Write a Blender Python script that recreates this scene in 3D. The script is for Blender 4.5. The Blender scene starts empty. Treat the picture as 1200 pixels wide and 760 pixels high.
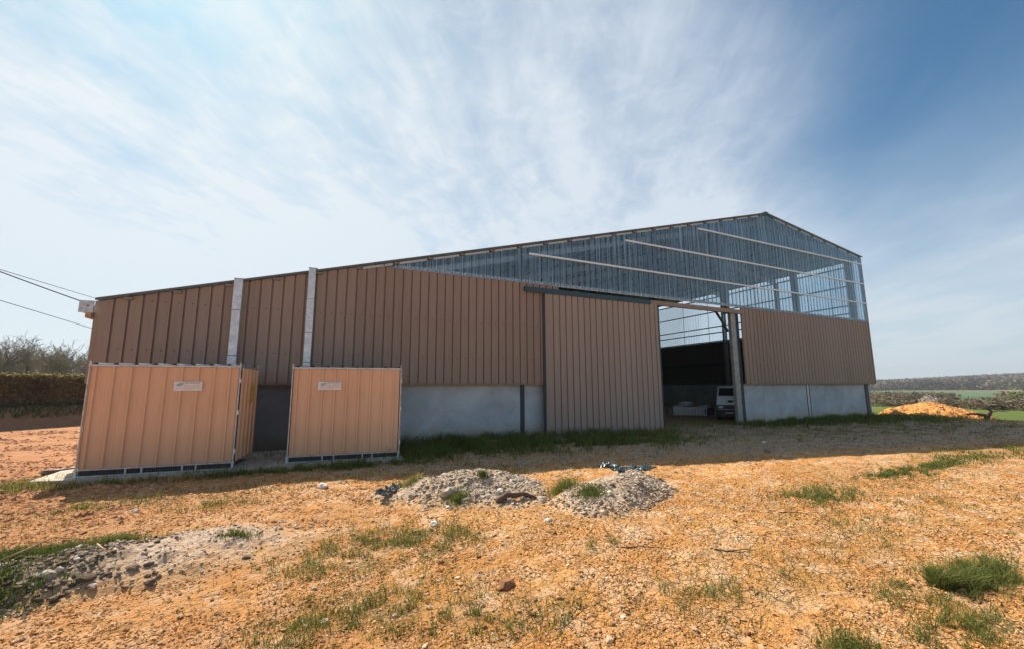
import bpy, math, random
import numpy as np
from mathutils import Vector, Matrix

sc = bpy.context.scene
C = sc.collection
rng = np.random.default_rng(7)
random.seed(7)

# ------------------------------------------------------------------ camera
CAMZ = 1.95
cam_r = Vector((0.9076548, -0.4196956, -0.0042866))
cam_u = Vector((-0.0543406, -0.1276345, 0.9903315))
cam_f = Vector((0.4161849, 0.8986462, 0.1386546))
cd = bpy.data.cameras.new('camera')
cam = bpy.data.objects.new('camera', cd)
C.objects.link(cam)
cam.matrix_world = Matrix(((cam_r.x, cam_u.x, -cam_f.x, 0), (cam_r.y, cam_u.y, -cam_f.y, 0),
                           (cam_r.z, cam_u.z, -cam_f.z, CAMZ), (0, 0, 0, 1)))
cd.sensor_width = 36
cd.lens = 14.316
cd.shift_y = 6.1 / 1200
cd.clip_start = 0.05
cd.clip_end = 6000
sc.camera = cam

# ------------------------------------------------------------------ sun, sky, exposure
SUNV = Vector((-0.30, 0.87, 1.0)).normalized()          # towards the sun
EL = math.asin(SUNV.z)
AZ = math.atan2(SUNV.x, SUNV.y)
sd = bpy.data.lights.new('sun', 'SUN')
sd.energy = 4.8
sd.angle = math.radians(0.53)
sd.color = (1.0, 0.93, 0.82)
sun = bpy.data.objects.new('sun', sd)
C.objects.link(sun)
sun.rotation_euler = (-SUNV).to_track_quat('-Z', 'Y').to_euler()
sun.location = (-20, 60, 70)
sc.view_settings.view_transform = 'Standard'
sc.view_settings.look = 'None'
sc.view_settings.exposure = 0.62
sc.view_settings.gamma = 1.0
sc.cycles.transparent_max_bounces = 16


class NT:
    """tiny node-tree helper"""
    def __init__(s, nt):
        s.nt = nt
        nt.nodes.clear()

    def n(s, t, **k):
        nd = s.nt.nodes.new(t)
        for a, b in k.items():
            setattr(nd, a, b)
        return nd

    def put(s, v, sock):
        if hasattr(v, 'is_linked') or hasattr(v, 'links'):
            s.nt.links.new(v, sock)
        else:
            if sock.type == 'RGBA' and len(v) == 3:
                v = (*v, 1)
            sock.default_value = v

    def m(s, op, a, b=None, c=None, clamp=False):
        nd = s.n('ShaderNodeMath', operation=op, use_clamp=clamp)
        s.put(a, nd.inputs[0])
        if b is not None: s.put(b, nd.inputs[1])
        if c is not None: s.put(c, nd.inputs[2])
        return nd.outputs[0]

    def mix(s, f, a, b, mode='MIX'):
        nd = s.n('ShaderNodeMix', data_type='RGBA', blend_type=mode)
        s.put(f, nd.inputs[0]); s.put(a, nd.inputs[6]); s.put(b, nd.inputs[7])
        return nd.outputs[2]

    def rng(s, v, a, b, c=0.0, d=1.0, smooth=False):
        nd = s.n('ShaderNodeMapRange', clamp=True)
        if smooth: nd.interpolation_type = 'SMOOTHSTEP'
        s.put(v, nd.inputs[0])
        for i, q in enumerate((a, b, c, d)): s.put(q, nd.inputs[i + 1])
        return nd.outputs[0]

    def noise(s, vec, scale, detail=4, rough=0.55, dist=0.0, col=False):
        nd = s.n('ShaderNodeTexNoise')
        s.put(vec, nd.inputs['Vector'])
        nd.inputs['Scale'].default_value = scale
        nd.inputs['Detail'].default_value = detail
        nd.inputs['Roughness'].default_value = rough
        nd.inputs['Distortion'].default_value = dist
        return nd.outputs['Color' if col else 'Fac']

    def scale(s, vec, xyz, loc=(0, 0, 0), rot=(0, 0, 0)):
        nd = s.n('ShaderNodeMapping')
        s.put(vec, nd.inputs[0])
        nd.inputs['Location'].default_value = loc
        nd.inputs['Rotation'].default_value = rot
        nd.inputs['Scale'].default_value = xyz
        return nd.outputs[0]

    def bump(s, h, strength=0.5, dist=0.02, normal=None):
        nd = s.n('ShaderNodeBump')
        nd.inputs['Strength'].default_value = strength
        nd.inputs['Distance'].default_value = dist
        s.put(h, nd.inputs['Height'])
        if normal is not None: s.put(normal, nd.inputs['Normal'])
        return nd.outputs[0]


def make_world():
    w = bpy.data.worlds.new('World')
    sc.world = w
    w.use_nodes = True
    t = NT(w.node_tree)
    sky = t.n('ShaderNodeTexSky', sky_type='NISHITA')
    sky.sun_disc = False
    sky.sun_elevation = EL
    sky.sun_rotation = AZ
    sky.air_density = 1.0
    sky.dust_density = 0.6
    sky.ozone_density = 1.6
    tc = t.n('ShaderNodeTexCoord').outputs['Generated']
    sp = t.n('ShaderNodeSeparateXYZ'); t.put(tc, sp.inputs[0])
    x, y, z = sp.outputs
    zc = t.m('ADD', t.m('MAXIMUM', z, 0.0), 0.12)
    px = t.m('DIVIDE', x, zc); py = t.m('DIVIDE', y, zc)
    a = math.radians(37)
    u = t.m('ADD', t.m('MULTIPLY', px, math.sin(a)), t.m('MULTIPLY', py, math.cos(a)))
    v = t.m('SUBTRACT', t.m('MULTIPLY', px, math.cos(a)), t.m('MULTIPLY', py, math.sin(a)))
    cb = t.n('ShaderNodeCombineXYZ'); t.put(u, cb.inputs[0]); t.put(v, cb.inputs[1])
    P = cb.outputs[0]
    warp = t.noise(P, 1.1, 3, 0.5)
    warp2 = t.noise(t.scale(P, (1, 1, 1), (5, 3, 0)), 0.9, 2, 0.5)
    v2 = t.m('ADD', v, t.m('MULTIPLY', t.m('SUBTRACT', warp, 0.5), 0.35))
    cb2 = t.n('ShaderNodeCombineXYZ')
    t.put(t.m('MULTIPLY', u, 0.55), cb2.inputs[0]); t.put(t.m('MULTIPLY', v2, 2.6), cb2.inputs[1])
    streak = t.noise(cb2.outputs[0], 2.1, 9, 0.60, 0.12)
    broad = t.noise(t.scale(P, (1, 1.6, 1), (1.3, 7.1, 0)), 0.9, 6, 0.6, 0.15)
    fine = t.noise(t.scale(P, (1, 1, 1), (2, 2, 3), (0, 0, 0.5)), 9, 6, 0.6, 0.6)
    # coverage thins towards the side away from the sun
    edge = t.m('ADD', t.m('SUBTRACT', v, t.m('MULTIPLY', t.m('SUBTRACT', u, 0.9), 0.45)), t.m('MULTIPLY', t.m('SUBTRACT', warp2, 0.5), 0.5))
    cov = t.rng(edge, 0.02, 0.62, 1.0, 0.03, True)
    s1 = t.rng(streak, 0.30, 0.74, 0, 1, True)
    s2 = t.rng(broad, 0.30, 0.72, 0, 1, True)
    s3 = t.rng(fine, 0.35, 0.75, 0, 1, True)
    cl = t.m('ADD', t.m('MULTIPLY', s1, 0.24), t.m('ADD', t.m('MULTIPLY', s2, 0.32), t.m('MULTIPLY', s3, 0.16)))
    cl = t.m('ADD', cl, 0.40)
    cl = t.m('MULTIPLY', cl, cov)
    # thin wisps even over the blue side
    cl = t.m('ADD', cl, t.m('MULTIPLY', t.m('MULTIPLY', s1, s2), 0.05))
    haze = t.m('POWER', 2.718, t.m('MULTIPLY', t.m('MAXIMUM', z, 0.0), -5.0))
    low = t.rng(z, 0.50, 0.14, 0, 1, True)
    low = t.m('MULTIPLY', low, t.m('ADD', 0.42, t.m('MULTIPLY', s2, 0.30)))
    cl = t.m('ADD', cl, low)
    cl = t.m('ADD', cl, t.m('MULTIPLY', haze, 0.55), clamp=True)
    cl = t.rng(cl, 0.0, 1.05, 0.02, 0.97)
    dt = t.n('ShaderNodeVectorMath', operation='DOT_PRODUCT')
    t.put(tc, dt.inputs[0]); dt.inputs[1].default_value = SUNV
    g = t.m('POWER', t.m('MAXIMUM', dt.outputs['Value'], 0.0), 5.0)
    glow = t.m('ADD', 0.72, t.m('MULTIPLY', g, 0.06))
    k = 10 * 0.66
    ccol = t.mix(haze, (0.82 * k, 0.91 * k, 1.02 * k), (0.78 * k, 0.86 * k, 0.91 * k))
    wcol = t.mix(g, ccol, (0.98 * k, 1.01 * k, 1.0 * k))
    sat = t.n('ShaderNodeHueSaturation')
    sat.inputs['Saturation'].default_value = 1.12
    sat.inputs['Value'].default_value = 0.9
    t.put(sky.outputs[0], sat.inputs['Color'])
    vm = t.n('ShaderNodeVectorMath', operation='SCALE')
    t.put(wcol, vm.inputs[0]); t.put(glow, vm.inputs['Scale'])
    blue = t.mix(1.0, sat.outputs[0], (0.09, 0.50, 0.62), 'MULTIPLY')
    col = t.mix(cl, blue, vm.outputs[0])
    bg = t.n('ShaderNodeBackground')
    bg.inputs['Strength'].default_value = 0.12
    t.put(col, bg.inputs['Color'])
    o = t.n('ShaderNodeOutputWorld')
    t.put(bg.outputs[0], o.inputs[0])
    w.cycles.sampling_method = 'MANUAL'
    w.cycles.sample_map_resolution = 512


make_world()

# ------------------------------------------------------------------ value noise in numpy
_T = np.random.default_rng(3).random((256, 256))


def vnoise(x, y):
    xi = np.floor(x).astype(int); yi = np.floor(y).astype(int)
    fx = x - xi; fy = y - yi
    fx = fx * fx * (3 - 2 * fx); fy = fy * fy * (3 - 2 * fy)
    a = _T[yi & 255, xi & 255]; b = _T[yi & 255, (xi + 1) & 255]
    c = _T[(yi + 1) & 255, xi & 255]; d = _T[(yi + 1) & 255, (xi + 1) & 255]
    return (a + (b - a) * fx) * (1 - fy) + (c + (d - c) * fx) * fy


def fbm(x, y, o=4, g=0.5):
    s = 0; A = 1; n = 0
    for i in range(o):
        s = s + A * vnoise(x * 2 ** i + 17.3 * i, y * 2 ** i + 9.1 * i); n += A; A *= g
    return s / n


def sstep(a, b, x):
    t = np.clip((x - a) / (b - a), 0, 1)
    return t * t * (3 - 2 * t)


# ------------------------------------------------------------------ mesh helpers
def tag(o, label=None, cat=None, group=None, kind=None):
    if label: o['label'] = label
    if cat: o['category'] = cat
    if group: o['group'] = group
    if kind: o['kind'] = kind
    return o


def chain(p):
    m = Matrix.Identity(4)
    while p is not None:
        m = p.matrix_basis @ m
        p = p.parent
    return m


def empty(name, loc=(0, 0, 0), rz=0.0, parent=None):
    o = bpy.data.objects.new(name, None)
    C.objects.link(o)
    o.empty_display_size = 0.3
    o.location = loc
    o.rotation_euler = (0, 0, rz)
    o.parent = parent
    return o


def mesh_of(name, V, F, mats, tone=None, smooth=False, attrs=None):
    """V (n,3) array, F (m,3|4) array or list of lists"""
    me = bpy.data.meshes.new(name)
    V = np.asarray(V, dtype=np.float32)
    if isinstance(F, np.ndarray):
        k = F.shape[1]; m = len(F)
        me.vertices.add(len(V)); me.vertices.foreach_set('co', V.ravel())
        me.loops.add(m * k); me.loops.foreach_set('vertex_index', F.astype(np.int32).ravel())
        me.polygons.add(m)
        me.polygons.foreach_set('loop_start', np.arange(0, m * k, k, dtype=np.int32))
        me.polygons.foreach_set('loop_total', np.full(m, k, dtype=np.int32))
        me.update(calc_edges=True)
    else:
        me.from_pydata([tuple(map(float, v)) for v in V], [], F)
        me.update()
    for mt in (mats if isinstance(mats, (list, tuple)) else [mats]):
        me.materials.append(mt)
    if tone is not None:
        a = me.attributes.new('tone', 'FLOAT', 'POINT')
        a.data.foreach_set('value', np.asarray(tone, dtype=np.float32))
    if attrs:
        for kx, arr in attrs.items():
            a = me.attributes.new(kx, 'FLOAT', 'POINT')
            a.data.foreach_set('value', np.asarray(arr, dtype=np.float32))
    me.polygons.foreach_set('use_smooth', [smooth] * len(me.polygons))
    return me


def put(name, me, parent=None, loc=(0, 0, 0), rot=(0, 0, 0)):
    o = bpy.data.objects.new(name, me)
    C.objects.link(o)
    o.location = loc
    o.rotation_euler = rot
    o.parent = parent
    return o


def obj(name, V, F, mat, parent=None, tone=None, smooth=False, world=True, attrs=None):
    V = np.asarray(V, dtype=float)
    if parent is not None and world:
        M = np.array(chain(parent).inverted())
        V = V @ M[:3, :3].T + M[:3, 3]
    return put(name, mesh_of(name, V, F, mat, tone, smooth, attrs), parent)


class MB:
    """collects prisms and tubes, then links them as one mesh"""
    def __init__(s): s.V = []; s.F = []; s.T = []

    def raw(s, v, f, tone=0.5):
        b = len(s.V); s.V += [tuple(q) for q in v]; s.F += [tuple(b + i for i in q) for q in f]
        s.T += [tone] * len(v); return s

    def box(s, x0, x1, y0, y1, z0, z1, tone=0.5):
        v = [(x0, y0, z0), (x1, y0, z0), (x1, y1, z0), (x0, y1, z0), (x0, y0, z1), (x1, y0, z1), (x1, y1, z1), (x0, y1, z1)]
        return s.raw(v, [(0, 3, 2, 1), (4, 5, 6, 7), (0, 1, 5, 4), (1, 2, 6, 5), (2, 3, 7, 6), (3, 0, 4, 7)], tone)

    def bar(s, a, b, w, h, up=(0, 0, 1), tone=0.5):
        """rectangular bar from a to b, w across, h along up"""
        a = Vector(a); b = Vector(b); d = (b - a).normalized(); U = Vector(up)
        sd_ = d.cross(U).normalized(); U = sd_.cross(d).normalized()
        v = []
        for p in (a, b):
            for i, j in ((-1, -1), (1, -1), (1, 1), (-1, 1)):
                v.append(p + sd_ * (i * w / 2) + U * (j * h / 2))
        return s.raw(v, [(0, 3, 2, 1), (4, 5, 6, 7), (0, 1, 5, 4), (1, 2, 6, 5), (2, 3, 7, 6), (3, 0, 4, 7)], tone)

    def ibeam(s, a, b, w, h, up, tf=0.02):
        """I section: flanges at +-h/2 along up"""
        a = Vector(a); b = Vector(b); d = (b - a).normalized(); U = Vector(up); sd_ = d.cross(U).normalized(); U = sd_.cross(d).normalized()
        s.bar(a + U * (h / 2), b + U * (h / 2), w, tf, up)
        s.bar(a - U * (h / 2), b - U * (h / 2), w, tf, up)
        s.bar(a, b, tf, h - tf - .004, up)
        return s

    def tube(s, pts, rad, n=8, cap=True, tone=0.5):
        pts = [Vector(p) for p in pts]
        rad = rad if isinstance(rad, (list, tuple)) else [rad] * len(pts)
        v = []; f = []
        for i, p in enumerate(pts):
            d = (pts[min(i + 1, len(pts) - 1)] - pts[max(i - 1, 0)]).normalized()
            q = Vector((0, 0, 1)) if abs(d.z) < 0.9 else Vector((1, 0, 0))
            e1 = d.cross(q).normalized(); e2 = d.cross(e1)
            for k in range(n):
                t = 2 * math.pi * k / n
                v.append(p + (e1 * math.cos(t) + e2 * math.sin(t)) * rad[i])
        for i in range(len(pts) - 1):
            for k in range(n):
                f.append((i * n + k, i * n + (k + 1) % n, (i + 1) * n + (k + 1) % n, (i + 1) * n + k))
        if cap:
            f.append(tuple(range(n - 1, -1, -1))); f.append(tuple((len(pts) - 1) * n + k for k in range(n)))
        return s.raw(v, f, tone)

    def build(s, name, mat, parent=None, smooth=False, world=True, tone=False):
        return obj(name, s.V, [list(q) for q in s.F], mat, parent, s.T if tone else None, smooth, world)


# ------------------------------------------------------------------ materials
def material(name):
    m = bpy.data.materials.new(name)
    m.use_nodes = True
    return m, NT(m.node_tree)


def finish(t, bsdf):
    o = t.n('ShaderNodeOutputMaterial'); t.put(bsdf, o.inputs[0])


def prin(t, col, rough=0.8, metal=0.0, normal=None, spec=0.3, **k):
    b = t.n('ShaderNodeBsdfPrincipled')
    t.put(col, b.inputs['Base Color']); t.put(rough, b.inputs['Roughness']); t.put(metal, b.inputs['Metallic'])
    b.inputs['Specular IOR Level'].default_value = spec
    if normal is not None: t.put(normal, b.inputs['Normal'])
    for a, v in k.items(): t.put(v, b.inputs[a])
    return b.outputs[0]


def simple(name, col, rough=0.7, metal=0.0, var=0.15, sc_=6.0, spec=0.3, bump=0.1, bscale=60):
    m, t = material(name)
    tc = t.n('ShaderNodeTexCoord').outputs['Object']
    n = t.noise(tc, sc_, 5, 0.6)
    c = t.mix(t.rng(n, 0.3, 0.7), tuple(q * (1 - var) for q in col), tuple(min(1, q * (1 + var)) for q in col))
    b = t.bump(t.noise(tc, bscale, 3), bump, 0.004)
    finish(t, prin(t, c, rough, metal, b, spec))
    return m


def painted_sheet(name, col, grime, streakcol, micro=95.0):
    """lacquered steel cladding: fine micro-ribs, faint run-down dirt"""
    m, t = material(name)
    g = t.n('ShaderNodeTexCoord').outputs['Object']
    sp = t.n('ShaderNodeSeparateXYZ'); t.put(g, sp.inputs[0])
    info = t.n('ShaderNodeObjectInfo').outputs['Random']
    st = t.noise(t.scale(g, (14, 14, 0.6)), 1.0, 5, 0.6)
    bl = t.noise(g, 0.7, 4, 0.6)
    c = t.mix(t.rng(st, 0.35, 0.75, 0, 0.5), col, streakcol)
    low = t.rng(t.m('ADD', sp.outputs[2], t.m('MULTIPLY', bl, 1.2)), 0.3, 1.7, 0.75, 0.0)
    mot = t.noise(g, 1.6, 5, 0.65, 0.4)
    c = t.mix(t.rng(mot, 0.5, 0.72, 0, 0.35), c, grime)
    c = t.mix(low, c, grime)
    c = t.mix(t.m('MULTIPLY', info, 0.35), c, streakcol)
    wv = t.m('SINE', t.m('MULTIPLY', sp.outputs[0], micro * 2))
    b = t.bump(wv, 0.5, 0.002)
    b = t.bump(t.noise(g, 2.5, 2), 0.15, 0.03, b)
    finish(t, prin(t, c, t.rng(st, 0.3, 0.7, 0.42, 0.6), 0.0, b, 0.4))
    return m


M = {}
M['clad'] = painted_sheet('brown lacquered steel', (0.265, 0.185, 0.138), (0.28, 0.21, 0.155), (0.39, 0.30, 0.235))
M['clad_door'] = painted_sheet('brown lacquered door steel', (0.34, 0.26, 0.208), (0.35, 0.28, 0.22), (0.43, 0.34, 0.28))
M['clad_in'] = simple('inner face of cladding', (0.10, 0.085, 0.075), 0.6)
M['sand'] = painted_sheet('sand lacquered steel', (0.74, 0.445, 0.265), (0.58, 0.34, 0.20), (0.84, 0.55, 0.36), 60.0)
M['galv'] = simple('galvanised steel', (0.50, 0.52, 0.54), 0.42, 0.55, 0.28, 9, 0.5)
M['galv_bright'] = simple('bright galvanised steel', (0.62, 0.66, 0.68), 0.38, 0.45, 0.25, 5, 0.5)
M['dark_steel'] = simple('dark painted steel', (0.045, 0.06, 0.075), 0.5, 0.2)
M['rail'] = simple('blue grey door rail', (0.045, 0.085, 0.11), 0.45, 0.1)
M['purlin'] = simple('galvanised purlin', (0.24, 0.215, 0.19), 0.55, 0.2)
M['roof'] = simple('roof underside with sky reflection blue', (0.20, 0.50, 0.86), 0.45, 0.1, 0.12, 3)  # strong blue stands in for sky reflected in the gable plastic
M['roof_edge'] = simple('roof edge trim', (0.13, 0.12, 0.11), 0.5, 0.2)
M['flash'] = simple('white closure flashing', (0.82, 0.88, 0.97), 0.5)
_m, _t = material('translucent verge strip')
_tl = _t.n('ShaderNodeBsdfTranslucent'); _t.put((.85, .88, .92), _tl.inputs[0])
_mx = _t.n('ShaderNodeMixShader'); _mx.inputs[0].default_value = .35
_t.put(prin(_t, (.8, .84, .9), .5), _mx.inputs[1]); _t.put(_tl.outputs[0], _mx.inputs[2]); finish(_t, _mx.outputs[0]); M['verge'] = _m
M['girt_white'] = simple('white girt', (0.80, 0.90, 1.0), 0.35, 0.0, 0.06)
M['post'] = simple('weathered galvanised post', (0.33, 0.33, 0.31), 0.5, 0.3, 0.25, 4)
M['black'] = simple('black plastic', (0.02, 0.02, 0.022), 0.45)
M['tarp'] = simple('dark green torn tarpaulin', (0.035, 0.055, 0.06), 0.35, 0.0, 0.4, 12, 0.5)
M['wood'] = simple('weathered timber', (0.42, 0.28, 0.15), 0.8, 0, 0.3, 14)
M['deadwood'] = simple('dead wood', (0.13, 0.085, 0.06), 0.9, 0, 0.4, 14)
M['bark'] = simple('bare bark', (0.17, 0.135, 0.10), 0.95, 0, 0.35, 4)
M['twig'] = simple('grey brown twigs', (0.27, 0.20, 0.135), 0.95, 0, 0.35, 0.6)
M['white'] = simple('white paint', (0.86, 0.88, 0.89), 0.4, 0, 0.05)
M['offwhite'] = simple('white board', (0.74, 0.73, 0.70), 0.6, 0, 0.1)
M['blue_wrap'] = simple('dark violet plastic wrap', (0.05, 0.045, 0.14), 0.3, 0, 0.3, 5, 0.5)
M['bag'] = simple('pale plastic bag', (0.52, 0.56, 0.60), 0.35, 0, 0.35, 9, 0.5)
M['grille'] = simple('dark vent grille', (0.035, 0.03, 0.035), 0.6)
M['sign'] = simple('white sign face', (0.82, 0.80, 0.80), 0.4, 0, 0.03)
M['ink_blue'] = simple('blue grey lettering', (0.13, 0.14, 0.26), 0.5)
M['ink_orange'] = simple('orange lettering', (0.85, 0.45, 0.12), 0.5)
M['ink_green'] = simple('grey green emblem', (0.36, 0.45, 0.43), 0.5)
M['ink_grey'] = simple('grey small print', (0.42, 0.40, 0.38), 0.5)
M['yellow'] = simple('yellow warning plate', (0.75, 0.55, 0.04), 0.45)
M['tyre'] = simple('tyre rubber', (0.02, 0.02, 0.02), 0.85)
M['pipe'] = simple('grey plastic pipe', (0.12, 0.115, 0.11), 0.5)
M['slab'] = simple('pale concrete slab', (0.52, 0.44, 0.34), 0.9, 0, 0.25, 3, 0.2, 0.4, 40)


def concrete(name, a, b, stain):
    m, t = material(name)
    g = t.n('ShaderNodeTexCoord').outputs['Object']
    n1 = t.noise(g, 0.9, 6, 0.62, 0.6); n2 = t.noise(t.scale(g, (1.5, 1.5, 3.5)), 1.3, 5, 0.6, 1.2)
    c = t.mix(t.rng(n1, 0.33, 0.66), a, b)
    c = t.mix(t.rng(n2, 0.60, 0.74, 0, 0.5), c, tuple(min(1, q * 1.45) for q in b))
    sp = t.n('ShaderNodeSeparateXYZ'); t.put(g, sp.inputs[0])
    lo = t.rng(t.m('ADD', sp.outputs[2], t.m('MULTIPLY', t.noise(g, 2.2, 4), -0.75)), -0.35, 0.32, 0.9, 0.0)
    c = t.mix(lo, c, stain)
    c = t.mix(t.rng(t.noise(g, 45, 2), 0.62, 0.75, 0, .35), c, (0.2, 0.2, 0.2))
    b_ = t.bump(t.noise(g, 30, 5), 0.25, 0.006)
    finish(t, prin(t, c, 0.78, 0, b_, 0.25))
    return m


M['conc'] = concrete('precast concrete', (0.36, 0.425, 0.45), (0.53, 0.60, 0.625), (0.52, 0.40, 0.26))
M['conc_dark'] = concrete('dark grey concrete', (0.18, 0.19, 0.20), (0.26, 0.265, 0.27), (0.2, 0.15, 0.1))  # darker grey than the other wall panels


def poly_mat(name, axis, dens=0.20, gloss=0.9):
    """clear corrugated plastic sheet: mostly see-through, milky streaks, mirror sheen"""
    m, t = material(name)
    g = t.n('ShaderNodeNewGeometry').outputs['Position']
    sp = t.n('ShaderNodeSeparateXYZ'); t.put(g, sp.inputs[0])
    cx = sp.outputs[0 if axis == 'x' else 1]
    cb = t.n('ShaderNodeCombineXYZ')
    t.put(t.m('MULTIPLY', cx, 9.0), cb.inputs[0]); t.put(t.m('MULTIPLY', sp.outputs[2], 0.32), cb.inputs[2])
    st = t.noise(cb.outputs[0], 1.0, 4, 0.7)
    fac = t.m('ADD', t.rng(st, 0.36, 0.70, dens * 0.5, dens * 1.5), t.m('MULTIPLY', t.rng(t.noise(t.scale(cb.outputs[0], (2.2, 1, .45), (3, 0, 0)), 1.0, 2, .6), .56, .66), dens * 2.4))
    tr = t.n('ShaderNodeBsdfTransparent'); t.put((0.86, 0.95, 1.0), tr.inputs[0])
    df = t.n('ShaderNodeBsdfDiffuse'); t.put((0.42, 0.72, 1.0), df.inputs[0])
    tl = t.n('ShaderNodeBsdfTranslucent'); t.put((0.60, 0.80, 0.98), tl.inputs[0])
    a = t.n('ShaderNodeMixShader'); a.inputs[0].default_value = 0.45
    t.put(df.outputs[0], a.inputs[1]); t.put(tl.outputs[0], a.inputs[2])
    b = t.n('ShaderNodeMixShader'); t.put(fac, b.inputs[0])
    t.put(tr.outputs[0], b.inputs[1]); t.put(a.outputs[0], b.inputs[2])
    gl = t.n('ShaderNodeBsdfGlossy'); gl.inputs['Roughness'].default_value = 0.12
    t.put((0.9, 0.95, 1.0), gl.inputs[0])
    fr = t.n('ShaderNodeFresnel'); fr.inputs[0].default_value = 1.5
    c = t.n('ShaderNodeMixShader'); t.put(t.m('MULTIPLY', fr.outputs[0], gloss), c.inputs[0])
    t.put(b.outputs[0], c.inputs[1]); t.put(gl.outputs[0], c.inputs[2])
    finish(t, c.outputs[0])
    return m


M['poly'] = poly_mat('clear corrugated plastic', 'x', 0.36)
M['poly_lap'] = poly_mat('milky lap of plastic sheet', 'x', 0.38)
M['poly_side'] = poly_mat('clear corrugated plastic of side wall', 'y', 0.07, 0.4)


def tone_mat(name, ramp, rough=0.9, bump=True, trans=0.0, bsc=40):
    m, t = material(name)
    at = t.n('ShaderNodeAttribute', attribute_name='tone').outputs['Fac']
    r = t.n('ShaderNodeValToRGB')
    e = r.color_ramp.elements
    while len(e) > 1: e.remove(e[-1])
    e[0].position = ramp[0][0]; e[0].color = (*ramp[0][1], 1)
    for p, c in ramp[1:]:
        q = e.new(p); q.color = (*c, 1)
    t.put(at, r.inputs[0])
    g = t.n('ShaderNodeTexCoord').outputs['Object']
    nrm = None
    c = r.outputs[0]
    if bump:
        n = t.noise(g, bsc, 4)
        nrm = t.bump(n, 0.5, 0.01)
        c = t.mix(t.rng(n, 0.35, 0.7, 0.0, 0.35), c, (0.16, 0.10, 0.06))
    s = prin(t, c, rough, 0, nrm, 0.2)
    if trans:
        tl = t.n('ShaderNodeBsdfTranslucent'); t.put(c, tl.inputs[0])
        mx = t.n('ShaderNodeMixShader'); mx.inputs[0].default_value = trans
        t.put(s, mx.inputs[1]); t.put(tl.outputs[0], mx.inputs[2]); s = mx.outputs[0]
    finish(t, s)
    return m


M['pebble'] = tone_mat('clay pebbles', [(0, (0.24, 0.125, 0.05)), (0.35, (0.46, 0.25, 0.11)), (0.75, (0.62, 0.42, 0.24)), (0.95, (0.68, 0.58, 0.45)), (1, (0.75, 0.70, 0.62))])
M['crumb'] = tone_mat('dry clay crumbs', [(0, (0.30, 0.135, 0.042)), (0.45, (0.57, 0.28, 0.095)), (0.85, (0.72, 0.44, 0.21)), (1, (0.84, 0.68, 0.47))], bump=False)
M['crumb_red'] = tone_mat('reddish clay lumps', [(0, (0.27, 0.12, 0.06)), (0.5, (0.52, 0.25, 0.13)), (0.9, (0.72, 0.46, 0.30)), (1, (0.84, 0.70, 0.55))], bump=False)
M['rubble'] = tone_mat('grey rubble', [(0, (0.14, 0.09, 0.06)), (0.3, (0.38, 0.27, 0.18)), (0.7, (0.58, 0.46, 0.34)), (0.92, (0.66, 0.56, 0.45)), (1, (0.80, 0.75, 0.66))])
M['rubble_dark'] = tone_mat('dark rubble', [(0, (0.06, 0.042, 0.028)), (0.5, (0.19, 0.135, 0.09)), (0.85, (0.34, 0.265, 0.19)), (1, (0.60, 0.51, 0.41))])
M['clod'] = tone_mat('red clay clod', [(0, (0.30, 0.13, 0.06)), (1, (0.45, 0.22, 0.10))])
M['grass'] = tone_mat('grass blades', [(0, (0.05, 0.07, 0.014)), (0.45, (0.11, 0.15, 0.028)), (0.75, (0.23, 0.25, 0.055)), (1, (0.42, 0.31, 0.13))], 0.6, False, 0.35)
M['hedge'] = tone_mat('hedge leaves', [(0, (0.05, 0.04, 0.015)), (0.5, (0.24, 0.20, 0.07)), (0.8, (0.40, 0.32, 0.13)), (1, (0.17, 0.22, 0.055))], 0.8, False, 0.45)
M['scrub'] = tone_mat('far bare scrub', [(0, (0.11, 0.085, 0.06)), (0.5, (0.20, 0.155, 0.10)), (0.85, (0.28, 0.22, 0.135)), (1, (0.16, 0.18, 0.07))], 0.9, False, 0.2)
M['wood_far'] = tone_mat('far woodland', [(0, (0.075, 0.06, 0.05)), (0.55, (0.19, 0.145, 0.11)), (0.85, (0.26, 0.20, 0.14)), (1, (0.12, 0.13, 0.07))], 0.9, False, 0.1)
M['blossom'] = tone_mat('white blossom', [(0, (0.45, 0.42, 0.35)), (1, (0.82, 0.80, 0.76))], 0.8, False, 0.3)


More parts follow.
